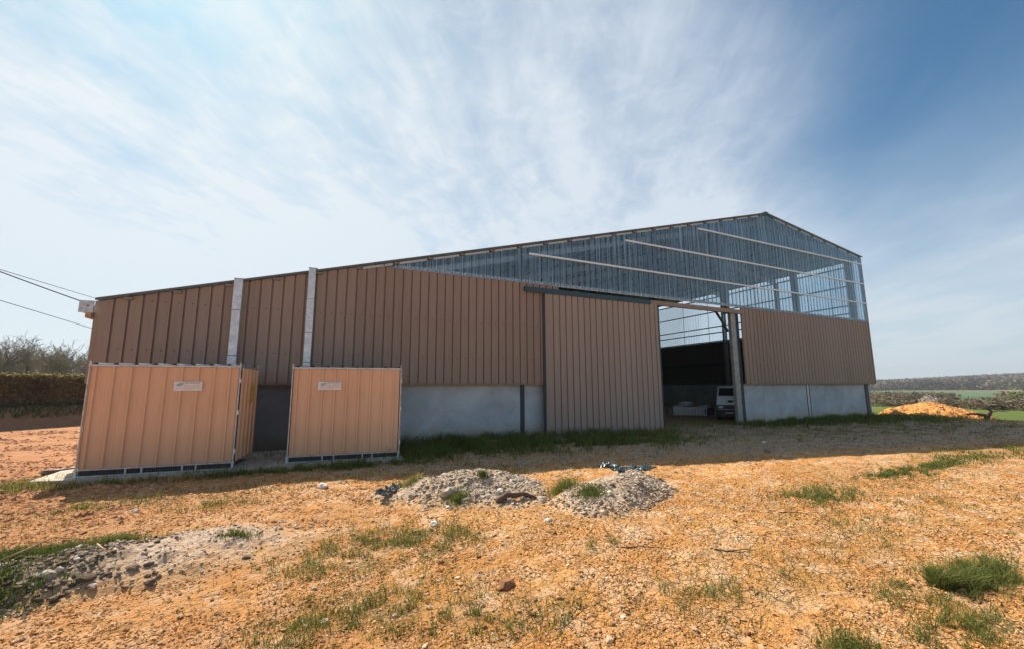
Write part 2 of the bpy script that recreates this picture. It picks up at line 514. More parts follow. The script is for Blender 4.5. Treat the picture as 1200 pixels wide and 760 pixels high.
def ground_mat():
    m, t = material('orange clay ground')
    g = t.n('ShaderNodeNewGeometry').outputs['Position']
    A = lambda nm: t.n('ShaderNodeAttribute', attribute_name=nm).outputs['Fac']
    sp = t.n('ShaderNodeSeparateXYZ'); t.put(g, sp.inputs[0])
    big = t.noise(g, 0.55, 4, 0.6, 0.5)
    mid = t.noise(t.scale(g, (1, 1, 1), (4, 1, 0)), 2.6, 6, 0.65, 0.4)
    fin = t.noise(g, 22, 6, 0.65)
    vf = t.noise(g, 75, 3, 0.6)
    c = t.mix(t.rng(big, 0.32, 0.68), (0.60, 0.26, 0.07), (0.71, 0.37, 0.13))
    crust = t.m('MULTIPLY', t.rng(mid, 0.455, 0.63), t.rng(fin, 0.38, 0.60, 0.45, 1.0))
    c = t.mix(crust, c, (0.82, 0.58, 0.37))
    patch = t.noise(t.scale(g, (0.7, 1.3, 1), (3, 8, 0), (0, 0, 0.35)), 0.45, 5, 0.62, 0.6)
    c = t.mix(t.rng(patch, 0.47, 0.62, 0, 0.55), c, (0.50, 0.245, 0.075))
    c = t.mix(t.rng(patch, 0.42, 0.28, 0, 0.4), c, (0.84, 0.62, 0.40))
    red = t.noise(t.scale(g, (1, 1, 1), (9, 9, 0)), 0.9, 5, 0.6)
    # redder subsoil to the left, ochre clay to the right front
    lft = t.rng(t.m('ADD', sp.outputs[0], t.m('MULTIPLY', red, 6.0)), -2.5, 4.5, 1.0, 0.0)
    c = t.mix(t.m('MULTIPLY', lft, 0.70), c, (0.52, 0.225, 0.11))
    c = t.mix(t.rng(fin, 0.54, 0.66, 0, 0.75), c, (0.28, 0.125, 0.045))
    c = t.mix(t.rng(vf, 0.60, 0.78, 0, 0.5), c, (0.86, 0.70, 0.50))
    # scattered organic litter and roots
    lit = t.noise(t.scale(g, (2.2, 8, 1), (0, 0, 0), (0, 0, 0.35)), 2.0, 7, 0.72, 0.5)
    c = t.mix(t.m('MULTIPLY', t.rng(lit, 0.55, 0.63, 0, 0.95), t.rng(red, 0.35, 0.6, 0.35, 1.0)), c, (0.16, 0.095, 0.04))
    # gravelly yard strip near the barn
    gr = t.mix(t.rng(fin, 0.35, 0.68), (0.40, 0.25, 0.135), (0.66, 0.46, 0.29))
    gr = t.mix(t.rng(vf, 0.58, 0.72, 0, 0.8), gr, (0.72, 0.60, 0.46))
    gr = t.mix(t.rng(mid, 0.52, 0.66, 0, 0.7), gr, (0.24, 0.15, 0.08))
    gz = t.m('ADD', A('gravel'), t.m('MULTIPLY', t.m('SUBTRACT', mid, 0.5), 0.9))
    c = t.mix(t.rng(gz, 0.35, 0.65), c, gr)
    # thin moss / low weeds
    wz = t.m('ADD', A('weed'), t.m('MULTIPLY', t.m('SUBTRACT', fin, 0.5), 1.3))
    c = t.mix(t.rng(wz, 0.45, 0.8, 0, 0.85), c, (0.10, 0.105, 0.035))
    # fields beyond
    fld = t.mix(t.rng(t.noise(t.scale(g, (0.02, 0.3, 1)), 1, 4), 0.35, 0.65), (0.10, 0.135, 0.028), (0.135, 0.165, 0.04))
    fld = t.mix(t.rng(sp.outputs[0], 180, 260), fld, t.mix(t.rng(t.noise(g, 0.006, 3), 0.4, 0.6), (0.07, 0.13, 0.06), (0.12, 0.16, 0.08)))
    c = t.mix(A('field'), c, fld)
    c = t.mix(A('woodfloor'), c, (0.17, 0.13, 0.095))
    # drying cracks
    dv = t.n('ShaderNodeVectorMath', operation='ADD'); t.put(g, dv.inputs[0])
    t.put(t.n('ShaderNodeVectorMath', operation='SCALE').outputs[0], dv.inputs[1])
    wn = dv.inputs[1].links[0].from_node
    t.put(t.noise(g, 5, 3, 0.6, 0, True), wn.inputs[0]); wn.inputs['Scale'].default_value = 0.10
    vo = t.n('ShaderNodeTexVoronoi', feature='DISTANCE_TO_EDGE'); vo.inputs['Scale'].default_value = 9.5
    vo.inputs['Randomness'].default_value = 1.0
    t.put(dv.outputs[0], vo.inputs['Vector'])
    cz = t.m('MULTIPLY', A('crack'), t.rng(t.noise(g, 1.5, 3), 0.38, 0.55))
    ck = t.m('MULTIPLY', t.rng(vo.outputs['Distance'], 0.0, 0.055, 1.0, 0.0), cz)
    c = t.mix(t.m('MULTIPLY', ck, 0.55), c, (0.20, 0.10, 0.04))
    h = t.m('ADD', t.m('MULTIPLY', fin, 0.9), t.m('ADD', t.m('MULTIPLY', vf, 0.35), t.m('MULTIPLY', ck, -1.1)))
    b = t.bump(h, 1.0, 0.05)
    b = t.bump(t.noise(g, 7, 4, 0.6), 0.6, 0.06, b)
    finish(t, prin(t, c, 0.95, 0, b, 0.12))
    return m


M['ground'] = ground_mat()


def soil_mat(name, a, b, c3, spk, split=None, base=None):
    m, t = material(name)
    g = t.n('ShaderNodeNewGeometry').outputs['Position']
    n1 = t.noise(g, 3, 5, 0.6); n2 = t.noise(g, 26, 5, 0.65); n3 = t.noise(g, 70, 3)
    c = t.mix(t.rng(n1, 0.35, 0.65), a, b)
    if split:
        sp = t.n('ShaderNodeSeparateXYZ'); t.put(g, sp.inputs[0])
        f_ = t.rng(t.m('ADD', sp.outputs[0], t.m('MULTIPLY', t.m('SUBTRACT', n1, .5), 2.5)), split[0], split[1])
        c = t.mix(f_, c, split[2])
    c = t.mix(t.rng(n2, 0.5, 0.68, 0, 0.7), c, c3)
    c = t.mix(t.rng(n3, 0.6, 0.75, 0, 0.8), c, spk)
    if base:
        s2_ = t.n('ShaderNodeSeparateXYZ'); t.put(g, s2_.inputs[0])
        c = t.mix(t.rng(t.m('ADD', s2_.outputs[2], t.m('MULTIPLY', t.m('SUBTRACT', n1, .5), .35)), 0.02, 0.15, 1.0, 0.0), c, base)
    nb = t.bump(t.m('ADD', n2, t.m('MULTIPLY', n3, 0.4)), 0.9, 0.04)
    finish(t, prin(t, c, 0.95, 0, nb, 0.12))
    return m


M['heap_grey'] = soil_mat('grey spoil', (0.52, 0.37, 0.24), (0.60, 0.47, 0.34), (0.25, 0.16, 0.10), (0.76, 0.68, 0.56), None, (0.66, 0.38, 0.17))
M['heap_dark'] = soil_mat('dark spoil', (0.13, 0.092, 0.055), (0.22, 0.16, 0.105), (0.12, 0.085, 0.05), (0.6, 0.5, 0.4), (-2.9, -1.5, (0.64, 0.46, 0.33)), (0.62, 0.35, 0.16))
M['heap_orange'] = soil_mat('orange sand', (0.70, 0.30, 0.08), (0.76, 0.38, 0.13), (0.34, 0.19, 0.06), (0.82, 0.52, 0.26))
M['bank'] = soil_mat('bank soil', (0.34, 0.18, 0.10), (0.42, 0.24, 0.14), (0.13, 0.11, 0.045), (0.5, 0.35, 0.23))

# ------------------------------------------------------------------ terrain
HN = np.array((-0.74, 0.67)); HT = np.array((0.67, 0.74)); HA = np.array((-14.0, 27.6))


def side(x, y): return (x - HA[0]) * HN[0] + (y - HA[1]) * HN[1]


XS = [-3000, 34.6, 37.0, 42, 130, 200, 300, 600, 900, 1300, 2600]
ZS = [0, 0, -0.25, -1.25, -2.7, -6, -6.3, -4.5, -1, 0, 2]


def terrain(x, y, fine=True):
    z = np.interp(x, XS, ZS)
    far = sstep(600, 1300, x)
    z = z + far * np.interp(y / np.maximum(x, 1), [0.1, 0.25, 0.5], [20, 14, 0])
    z = z + far * 5 * (fbm(x / 260, y / 200, 3) - 0.5)
    s = side(x, y)
    z = z + 0.95 * sstep(0.5, 2.6, s) * (x < 10)
    # the boxes' corner and the yard are nearly level; the front yard undulates a little
    near = sstep(-60, -20, -np.hypot(x - 3, y - 5))
    z = z + near * 0.10 * (fbm(x / 3.1 + 5, y / 3.1, 3) - 0.5) * sstep(13.4, 10.5, y)
    if fine:
        f = sstep(-40, -12, -np.hypot(x - 3, y - 4))
        z = z + f * (0.050 * (fbm(x / 0.55 + 3, y / 0.55, 3) - 0.5) + 0.065 * (fbm(x / 0.17, y / 0.17, 4, 0.64) - 0.5)) * np.where(y > 14.2, 0.3, 1)
    # wheel rut marks running across the left front
    r = y - (5.6 + 0.10 * x)
    z = z - 0.035 * np.exp(-(r / 0.18) ** 2) * sstep(1, -2.0, x) * (y < 12)
    for off in (-.85, .85):
        c_ = x - (17.0 + off) - (y - 14) * (.10 * (y - 14))
        z = z - 0.05 * np.exp(-(c_ / .22) ** 2) * (y < 14.3) * (y > 3)
    return z


def axis(lo, hi, step, far_lo, far_hi, g):
    c = list(np.arange(lo, hi, step))
    s = step; p = c[-1]
    while p < far_hi:
        s *= g; p += s; c.append(p)
    s = step; p = lo; left = []
    while p > far_lo:
        s *= g; p -= s; left.append(p)
    return np.array(left[::-1] + c)


def build_ground():
    ax = axis(-5.0, 10.5, 0.033, -2500, 2800, 1.085)
    ay = axis(1.0, 10.5, 0.033, -2500, 2800, 1.085)
    X, Y = np.meshgrid(ax, ay)
    x = X.ravel(); y = Y.ravel()
    z = terrain(x, y)
    V = np.stack([x, y, z], 1)
    nx = len(ax); ny = len(ay)
    i = np.arange(nx * ny).reshape(ny, nx)
    F = np.stack([i[:-1, :-1].ravel(), i[:-1, 1:].ravel(), i[1:, 1:].ravel(), i[1:, :-1].ravel()], 1)
    # zones
    trackline = 9.6 - 0.19 * (x - 3.0)
    gravel = sstep(-0.6, 0.9, y - trackline) * sstep(33.5, 30, np.abs(x)) * sstep(-3.5, 1.5, x) * 0.9
    gravel = gravel * (1 - sstep(14.5, 15.0, y) * 0.55)
    crack = sstep(0.5, 2.6, x - 0.5 * (y - 3)) * sstep(6.6, 5.0, y)
    weed = np.zeros_like(x)
    for cx, cy, rx, ry, a in WEEDZONES:
        weed = np.maximum(weed, a * np.exp(-(((x - cx) / rx) ** 2 + ((y - cy) / ry) ** 2)))
    field = sstep(38.5, 41, x) * np.where(x > 620, 1 - sstep(620, 700, x), 1)
    field = np.maximum(field, sstep(2.0, 4.0, side(x, y)) * (x < 10))
    woodf = sstep(640, 720, x) * 1.0
    return tag(obj('ground', V, F, M['ground'], attrs=dict(gravel=gravel, crack=crack, weed=weed, field=field, woodfloor=woodf)), kind='structure')


WEEDZONES = [(1.0, 5.6, 0.8, 0.3, 0.8), (0.6, 5.1, 0.45, 0.35, 0.7), (0.6, 3.95, 0.5, 0.4, 0.75), (1.35, 3.6, 0.3, 0.3, 0.6), (5.9, 2.1, 0.6, 0.3, 1.0),
             (5.2, 1.6, 0.5, 0.25, 0.8), (11.6, 5.0, 1.0, 0.25, 0.9), (13.6, 4.9, 1.2, 0.22, 0.9), (8.4, 4.6, 0.5, 0.3, 0.7), (-2.3, 6.85, 0.7, 0.2, 0.6),
             (5.0, 12.9, 4.6, 1.2, 1.0), (9.9, 11.9, 2.2, 1.0, 0.9), (24, 13.4, 5.5, 0.9, 1.0), (30, 12.0, 4.0, 1.3, 0.7), (-3.5, 11.0, 1.6, 0.4, 0.6), (0.6, 11.1, 1.6, 0.4, 0.8),
             (-5.2, 11.5, 0.9, 0.8, 0.7), (-2.4, 9.0, 1.0, 0.3, 0.4), (3.2, 3.4, 1.2, 0.5, 0.3), (7.5, 2.9, 1.5, 0.5, 0.4)]
build_ground()

# ------------------------------------------------------------------ scatter helpers
_ico = None


def ico():
    p = (1 + 5 ** 0.5) / 2
    v = np.array([(-1, p, 0), (1, p, 0), (-1, -p, 0), (1, -p, 0), (0, -1, p), (0, 1, p), (0, -1, -p), (0, 1, -p), (p, 0, -1), (p, 0, 1), (-p, 0, -1), (-p, 0, 1)], float)
    v /= np.linalg.norm(v[0])
    f = np.array([(0, 11, 5), (0, 5, 1), (0, 1, 7), (0, 7, 10), (0, 10, 11), (1, 5, 9), (5, 11, 4), (11, 10, 2), (10, 7, 6), (7, 1, 8), (3, 9, 4), (3, 4, 2), (3, 2, 6), (3, 6, 8), (3, 8, 9), (4, 9, 5), (2, 4, 11), (6, 2, 10), (8, 6, 7), (9, 8, 1)])
    return v, f


def octa():
    v = np.array([(1, 0, 0), (-1, 0, 0), (0, 1, 0), (0, -1, 0), (0, 0, 1), (0, 0, -1)], float)
    f = np.array([(0, 2, 4), (2, 1, 4), (1, 3, 4), (3, 0, 4), (2, 0, 5), (1, 2, 5), (3, 1, 5), (0, 3, 5)])
    return v, f


def sub_ico():
    v, f = ico(); V = [Vector(q) for q in v]; F = []; mid = {}
    def mp(a, b):
        k = (min(a, b), max(a, b))
        if k not in mid: mid[k] = len(V); V.append(((V[a] + V[b]) / 2).normalized())
        return mid[k]
    for a, b, c in f:
        ab, bc, ca = mp(a, b), mp(b, c), mp(c, a); F += [(a, ab, ca), (ab, b, bc), (ca, bc, c), (ab, bc, ca)]
    return np.array([q[:] for q in V]), np.array(F)


def rocks(px, py, pz, sz, tone, flat=0.6, tmpl=None):
    v, f = tmpl or ico(); n = len(px); nv = len(v)
    R_ = rng
    jit = 1 + (R_.random((n, nv)) - 0.5) * (0.7 if nv < 20 else 0.5)
    W = v[None] * jit[:, :, None]
    ax = 0.6 + 0.8 * R_.random((n, 3)); ax[:, 2] = flat * (0.6 + 0.6 * R_.random(n))
    W = W * ax[:, None, :]
    a = R_.random(n) * 2 * np.pi; tl = (R_.random(n) - 0.5) * 0.9
    ca, sa = np.cos(a)[:, None], np.sin(a)[:, None]; ct, st = np.cos(tl)[:, None], np.sin(tl)[:, None]
    x, y, z = W[..., 0], W[..., 1], W[..., 2]
    y, z = y * ct - z * st, y * st + z * ct
    x, y = x * ca - y * sa, x * sa + y * ca
    W = np.stack([x, y, z], -1) * np.asarray(sz)[:, None, None]
    W += np.stack([px, py, pz], 1)[:, None, :]
    F = (f[None] + (np.arange(n) * nv)[:, None, None]).reshape(-1, 3)
    return W.reshape(-1, 3), F, np.repeat(tone, nv)


def blades(px, py, pz, h, tone, w=0.006, lean=0.5):
    """bent grass blades, 3 triangles each"""
    n = len(px); a = rng.random(n) * 2 * np.pi; l = lean * (0.3 + rng.random(n)) * h
    dx, dy = np.cos(a), np.sin(a); b = rng.random(n) * np.pi
    wx, wy = np.cos(b) * w, np.sin(b) * w
    B = np.stack([px, py, pz], 1)
    o = lambda s, t, z: np.stack([wx * s + dx * l * t, wy * s + dy * l * t, z], 1)
    V = np.stack([B + o(-1, 0, -0.01 + 0 * h), B + o(1, 0, -0.01 + 0 * h), B + o(-.7, .3, h * .6), B + o(.7, .3, h * .6), B + o(0, 1, h)], 1)
    f = np.array([(0, 1, 3), (0, 3, 2), (2, 3, 4)])
    F = (f[None] + (np.arange(n) * 5)[:, None, None]).reshape(-1, 3)
    return V.reshape(-1, 3), F, np.repeat(tone, 5)


def leaves(P, size, tone):
    """random small triangles round the points P"""
    n = len(P)
    D = rng.normal(size=(n, 3, 3)); D /= np.linalg.norm(D, axis=2, keepdims=True)
    V = P[:, None, :] + D * np.asarray(size).reshape(-1, 1, 1)
    return V.reshape(-1, 3), np.arange(n * 3).reshape(-1, 3), np.repeat(tone, 3)


# ------------------------------------------------------------------ barn
XL, XR, XT = -5.60, 33.04, 23.13
YF, YB = 14.5, 45.0
ZL, ZRG, ZRR = 4.31, 11.96, 10.61
ZC, ZP = 2.09, 6.08
PIT = 0.3073


def zr(x):
    return ZL + (x - XL) * (ZRG - ZL) / (XT - XL) if x < XT else ZRG + (x - XT) * (ZRR - ZRG) / (XR - XT)


barn = tag(empty('barn', (XL, YF, 0)), 'large farm barn clad in brown ribbed steel with clear plastic gable top above pale concrete', 'barn')

PROF = [(0.0, 0.0), (0.10, 0.0), (0.14, 1.0), (0.53, 0.93), (0.97, 1.0)]          # cladding: wide crown, narrow dark valley
RIB = [(0.0, 0.0), (0.40, 0.0), (0.84, 0.0), (0.88, 1.0), (0.95, 1.0)]           # enclosures: wide pan, narrow rib


def sheet_mesh(name, x0, w, zb, zt, mat, prof=PROF, pit=PIT, h=0.060, thick=0.0):
    """ribbed sheet in local coordinates: x from 0, y = -proud, front face towards -y"""
    cols = []
    k = 0
    while True:
        base = k * pit
        if base > w + 1e-6: break
        for fx, py in prof:
            xx = base + fx * pit
            if xx < w - 1e-4: cols.append((xx, py * h))
        k += 1
    cols.append((w, cols[-1][1] if prof is None else 0.0))
    V = []; F = []
    for xx, py in cols:
        V.append((xx, -py, zb(x0 + xx))); V.append((xx, -py, zt(x0 + xx)))
    for i in range(len(cols) - 1):
        F.append((2 * i, 2 * i + 2, 2 * i + 3, 2 * i + 1))
    return mesh_of(name, V, F, mat)


cache = {}


def wall_sheets(name, xa, xb, zb, zt, mat, y, parent=barn, key=None, label=None):
    x = xa; n = 0
    while x < xb - 0.02:
        w = min(PIT * 3, xb - x)
        if key and abs(w - PIT * 3) < 1e-4:
            me = cache.get(key)
            if me is None: me = cache[key] = sheet_mesh(name, x, w, zb, zt, mat)
        else:
            me = sheet_mesh(name, x, w, zb, zt, mat)
        o = put(name, me, parent, (x - parent.location.x, y - parent.location.y, 0))
        if label: o['label'] = label
        x += w; n += 1


rb = lambda x: ZC
# brown sheets, left part rising with the roof, then under the plastic
XSW = XL + PIT * 3 * 9
wall_sheets('cladding_sheet', XL + 0.02, XSW + .02, rb, lambda x: min(ZP + .05, zr(x) - 0.03), M['clad'], YF)
wall_sheets('cladding_sheet', XSW + .02, 8.9, rb, lambda x: min(ZP + .05, zr(x) - .03), M['clad'], YF, key='full')
wall_sheets('cladding_sheet', 20.30, XR, rb, lambda x: ZP + .05, M['clad'], YF, key='full')
# clear plastic sheets on the gable
wall_sheets('clear_plastic_sheet', 0.95, XR - 0.06, lambda x: min(ZP + 0.04, zr(x) - 0.15), lambda x: zr(x) - 0.13, M['poly'], YF - 0.030)
# a second milky layer where upper sheets overlap
LZ = lambda x: min(zr(x) - 0.14, 10.98 - 0.02 * (x - 17) + 0.0 * x)
mb = MB()
x = 17.6
while x < XR - 0.3:
    x2 = min(x + 0.922, XR - 0.08)
    me = sheet_mesh('clear_plastic_lap', x, x2 - x, lambda q: 10.12, lambda q: max(10.14, min(zr(q) - .16, 10.86)), M['poly_lap'])
    put('clear_plastic_lap', me, barn, (x - XL, YF - 0.042 - YF, 0))
    x = x2

# corner trims, bottom flashing, white closure strip at the foot of the plastic
MB().box(XL - 0.05, XL + 0.10, YF - 0.055, YF + 0.10, ZC, ZL - 0.03).build('corner_trim', M['clad'], barn)
MB().box(XR - 0.06, XR + 0.05, YF - 0.058, YF + 0.12, ZC, ZRR - 0.05).build('corner_trim', M['clad'], barn)
MB().box(XL, 8.2, YF - 0.02, YF + 0.16, ZC - 0.05, ZC - 0.004).build('drip_flashing', M['clad'], barn)
MB().box(20.3, XR, YF - 0.02, YF + 0.16, ZC - 0.05, ZC - 0.004).build('drip_flashing', M['clad'], barn)


def strip(xa, xb):
    V = []; F = []; n = 24
    for i in range(n + 1):
        x = xa + (xb - xa) * i / n
        zt = min(ZP + 0.19, zr(x) - .16); V += [(x, YF + .012, min(ZP + 0.052, zt - .01)), (x, YF + .012, zt), (x, YF + .03, zt), (x, YF + .03, min(ZP + .052, zt - .01))]
    for i in range(n):
        a = 4 * i
        for j in range(4): F.append((a + j, a + 4 + j, a + 4 + (j + 1) % 4, a + (j + 1) % 4))
    return obj('closure_strip', V, F, M['flash'], barn)


strip(1.1, XR - 0.1)
# screws along the foot of the plastic: dark dots
mb = MB(); x = 1.4
while x < XR - 0.2:
    mb.box(x + .03, x + .065, YF - .104, YF - .088, ZP + .075, ZP + .115); x += PIT
tag(mb.build('screw_row', M['black'], barn), kind='stuff')
mb = MB()
for zz in (3.0, 4.35):
    x = XL + .35
    while x < 8.0:
        if zz < zr(x) - .2: mb.box(x + .16, x + .185, YF - .068, YF - .056, zz, zz + .025)
        x += PIT
x = 20.4 + .16
while x < XR - .2:
    for zz in (3.0, 4.5): mb.box(x, x + .025, YF - .068, YF - .056, zz, zz + .025)
    x += PIT
tag(mb.build('screw_row', M['black'], barn), kind='stuff')
# roof: two slopes, seen from below and at the verge
OV = 0.16
V = []


def slab(xa, xb, y0, y1, dz0, dz1, name, mat):
    za, zb_ = zr(xa), zr(xb)
    if xa < XL: za = ZL
    v = [(xa, y0, za + dz0), (xb, y0, zb_ + dz0), (xb, y1, zb_ + dz0), (xa, y1, za + dz0), (xa, y0, za + dz1), (xb, y0, zb_ + dz1), (xb, y1, zb_ + dz1), (xa, y1, za + dz1)]
    return obj(name, v, [(0, 3, 2, 1), (4, 5, 6, 7), (0, 1, 5, 4), (1, 2, 6, 5), (2, 3, 7, 6), (3, 0, 4, 7)], mat, barn)


slab(XL - .02, XT, YF - OV, YB + .2, -0.015, 0.025, 'roof_slope', M['roof'])
slab(XT, XR + .02, YF - OV, YB + .2, -0.015, 0.025, 'roof_slope', M['roof'])
slab(XL - .02, XT - .001, YF - OV - .012, YF - OV - .001, -0.03, 0.035, 'verge_trim', M['roof_edge'])
slab(XT + .001, XR + .02, YF - OV - .012, YF - OV - .001, -0.03, 0.035, 'verge_trim', M['roof_edge'])
MB().bar((XT, YF - OV - .02, ZRG + .05), (XT, YB + .2, ZRG + .05), .30, .03).build('ridge_cap', M['roof_edge'], barn)
PX = [2.24 + 1.219 * i for i in range(17)] + [22.69, 23.87, 25.1, 26.39, 27.65, 28.97, 30.34, 31.57, 32.8]
PX = [-4.9, -3.85, -2.63, -1.42, -0.2, 1.02] + PX
for x in PX:
    z = zr(x) - 0.018
    w = .16 if x < XT else .10
    MB().box(x - w, x + w * .2, YF - .13, YF + .06, z - .10 - .02, z - .045).build('purlin_end', M['purlin'], barn)
    MB().box(x - .035, x + .035, YF + .065, YB, z - .20, z - .05).build('purlin', M['purlin'], barn)
PXs = sorted(PX)
for a, b in zip(PXs[:-1], PXs[1:]):
    if a < 0.9: continue
    wa = .05; wb = .19 if b < XT else .13
    if b <= XT or a >= XT:
        p, q = a + wa, b - wb
        v = [(p, YF - .06, zr(p) - .13), (q, YF - .06, zr(q) - .13), (q, YF - .06, zr(q) - .045), (p, YF - .06, zr(p) - .045)]
        v += [(x_, YF - .03, z_) for x_, _, z_ in v]
        obj('verge_closure', v, [(0, 1, 2, 3), (7, 6, 5, 4), (0, 4, 5, 1), (1, 5, 6, 2), (2, 6, 7, 3), (3, 7, 4, 0)], M['verge'], barn)

# girts behind the plastic
for z, xa in ((7.36, 7.45), (8.70, 12.5), (10.08, 17.4)):
    MB().box(xa, XR - .12, YF - .150, YF - .095, z - .04, z + .04).build('girt', M['girt_white'], barn)
for z in (2.3, 3.3, 4.6, 5.9):
    xb = 8.2
    MB().box(max(XL + .2, XL + (z + .3 - ZL) / .2666 if z > 4.0 else XL + .2), xb, YF + .06, YF + .14, z - .05, z + .05).build('girt', M['purlin'], barn)
    MB().box(20.5, XR - .1, YF + .06, YF + .14, z - .05, z + .05).build('girt', M['purlin'], barn)
# gable columns (behind cladding; the feet show between the concrete panels)
for x in (-0.2, 7.25, 26.02):
    MB().ibeam((x, YF + .36, 0), (x, YF + .36, zr(x) - .35), .19, .30, (0, 1, 0)).build('column', M['dark_steel'] if x < 20 else M['galv'], barn)
MB().ibeam((32.35, YF + .40, ZC), (32.35, YF + .40, zr(32.35) - .35), .26, .34, (0, 1, 0)).build('column', M['galv'], barn)
MB().box(32.42, 32.80, YF + .30, YF + .52, 0, ZC - .06).build('corner_column_foot', M['dark_steel'], barn)
MB().ibeam((14.55, YF + .34, 0), (14.55, YF + .34, zr(14.55) - .35), .2, .34, (0, 1, 0)).build('column', M['dark_steel'], barn)
# opening post with a flat galvanised face and its dark return
MB().box(19.52, 19.88, YF - .005, YF + .17, -.04, 5.78).build('door_post', M['post'], barn)
MB().box(19.905, 20.26, YF + .10, YF + .30, -.04, 5.78).build('door_post', M['dark_steel'], barn)
MB().ibeam((19.75, YF + .42, 5.80), (19.75, YF + .42, zr(19.75) - .35), .2, .34, (0, 1, 0)).build('column', M['galv'], barn)
MB().bar((19.50, YF + .20, 4.85), (18.70, YF + .20, 5.80), .09, .09, (0, 1, 0)).build('knee_brace', M['dark_steel'], barn)
# lintel cover and sliding-door rail
MB().box(13.86, 20.42, YF - .13, YF + .02, 5.76, 5.965).build('lintel_cover', M['clad'], barn)
mb = MB(); mb.box(7.22, 13.83, YF - .20, YF + .0, 5.90, 5.95); mb.box(7.22, 13.83, YF - .20, YF - .165, 5.74, 5.898); mb.box(7.22, 13.83, YF - .16, YF - .05, 5.80, 5.86)
mb.build('door_rail', M['rail'], barn)
# sliding door
DY = YF - 0.10
door = empty('sliding_door', (8.20 - XL, DY - YF, 0), 0, barn)
DX0, DX1 = 8.20, 14.22
x = DX0
while x < DX1 - .02:
    w = min(PIT * 3, DX1 - x)
    me = sheet_mesh('cladding_sheet', x, w, lambda q: 0.03, lambda q: 5.765, M['clad_door']) if w < PIT * 3 - 1e-3 else cache.setdefault('door', sheet_mesh('cladding_sheet', x, w, lambda q: 0.03, lambda q: 5.765, M['clad_door']))
    put('cladding_sheet', me, door, (x - DX0, 0, 0)); x += w
mb = MB(); mb.box(DX0 - .04, DX0 + .05, DY - .05, DY + .05, .02, 5.77); mb.box(DX1 - .05, DX1 + .03, DY - .05, DY + .05, .02, 5.77)
mb.build('door_edge', M['clad_door'], door)
MB().box(DX0 - .13, DX0 - .045, DY - .01, DY + .05, .05, 5.74).build('door_gap_shade', M['dark_steel'], door)  # dark strip standing in for the shadow in the gap beside the door
mb = MB(); mb.box(DX0 + .06, DX1 - .06, DY + .005, DY + .05, 2.8, 2.9); mb.box(DX0 + .06, DX1 - .06, DY + .005, DY + .05, .05, .15)
mb.build('door_frame', M['dark_steel'], door)
for i, x in enumerate((8.7, 13.6)):
    MB().box(x, x + .25, DY - .0, DY + .08, 5.772, 5.80).build('hanger', M['galv'], door)
# concrete panels between columns
CY = YF + 0.22


def cpanel(xa, xb, mat=M['conc'], z1=ZC + .02):
    m = MB(); m.box(0, xb - xa, 0, .15, -.25, z1)
    o = put('concrete_panel', mesh_of('concrete_panel', m.V, [list(q) for q in m.F], mat), barn, (xa - XL, CY - YF, 0))
    bv = o.modifiers.new('bevel', 'BEVEL'); bv.width = .012; bv.segments = 1
    return o


cpanel(XL + .1, -2.05); cpanel(-2.03, -0.32, M['conc_dark'])['label'] = 'darker concrete panel between the two enclosures'
cpanel(-0.08, 7.17); cpanel(7.34, 8.9)
cpanel(20.42, 25.95); cpanel(26.13, 32.15)
for x in (-0.2, 7.255, 26.04):
    w_ = .16 if x > 20 else .075
    MB().box(x - w_, x + w_, CY - .014, CY + .149, -.1, ZC - .052).build('joint_cover', M['dark_steel'], barn)
# side and back walls
sy = YF + .3


def side_wall(X, sgn, ztop):
    M_ = MB(); M_.box(X - .15 if sgn > 0 else X, X if sgn > 0 else X + .15, sy + .05, YB, -.2, ZC); M_.build('side_concrete_wall', M['conc'], barn)
    V = []; F = []; y = sy - .2; n = 0
    pts = []
    while y < YB:
        for fx, p in PROF:
            pts.append((y + fx * PIT, p * .036))
        y += PIT
    for yy, p in pts: V += [(X + sgn * p, yy, ZC), (X + sgn * p, yy, ztop)]
    for i in range(len(pts) - 1): F.append((2 * i, 2 * i + 2, 2 * i + 3, 2 * i + 1))
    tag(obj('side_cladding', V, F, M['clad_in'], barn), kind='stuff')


side_wall(XR, 1, 6.02); side_wall(XL + .03, -1, ZL - .05)
V = []; F = []; y = sy - .2
while y < YB:
    for fx, p in PROF: V += [(XR + p * .036, y + fx * PIT, 6.03), (XR + p * .036, y + fx * PIT, ZRR - .36)]
    y += PIT
for i in range(len(V) // 2 - 1): F.append((2 * i, 2 * i + 2, 2 * i + 3, 2 * i + 1))
tag(obj('side_plastic_sheeting', V, F, M['poly_side'], barn), kind='stuff')
MB().box(XR - .02, XR + .05, sy, YB, ZRR - .14, ZRR - .03).build('eave_beam', M['purlin'], barn)
for z in (6.06, 6.85, 7.40, 8.76, 10.10):
    MB().box(XR - .14, XR - .06, sy + .2, YB, z - .045, z + .045).build('side_girt', M['galv'] if z > 6.1 else M['dark_steel'], barn)
MB().box(XR - .14, XR - .06, sy + .2, YB, 3.85, 4.0).build('side_girt', M['dark_steel'], barn)
V = [(XL, YB, 0), (XR, YB, 0), (XR, YB, ZRR - .1), (XT, YB, ZRG - .1), (XL, YB, ZL - .1)]
V += [(a, b + .06, c) for a, b, c in V]
obj('back_wall', V, [(0, 1, 2, 3, 4), (9, 8, 7, 6, 5), (0, 5, 6, 1), (1, 6, 7, 2), (2, 7, 8, 3), (3, 8, 9, 4), (4, 9, 5, 0)], M['clad_in'], barn)
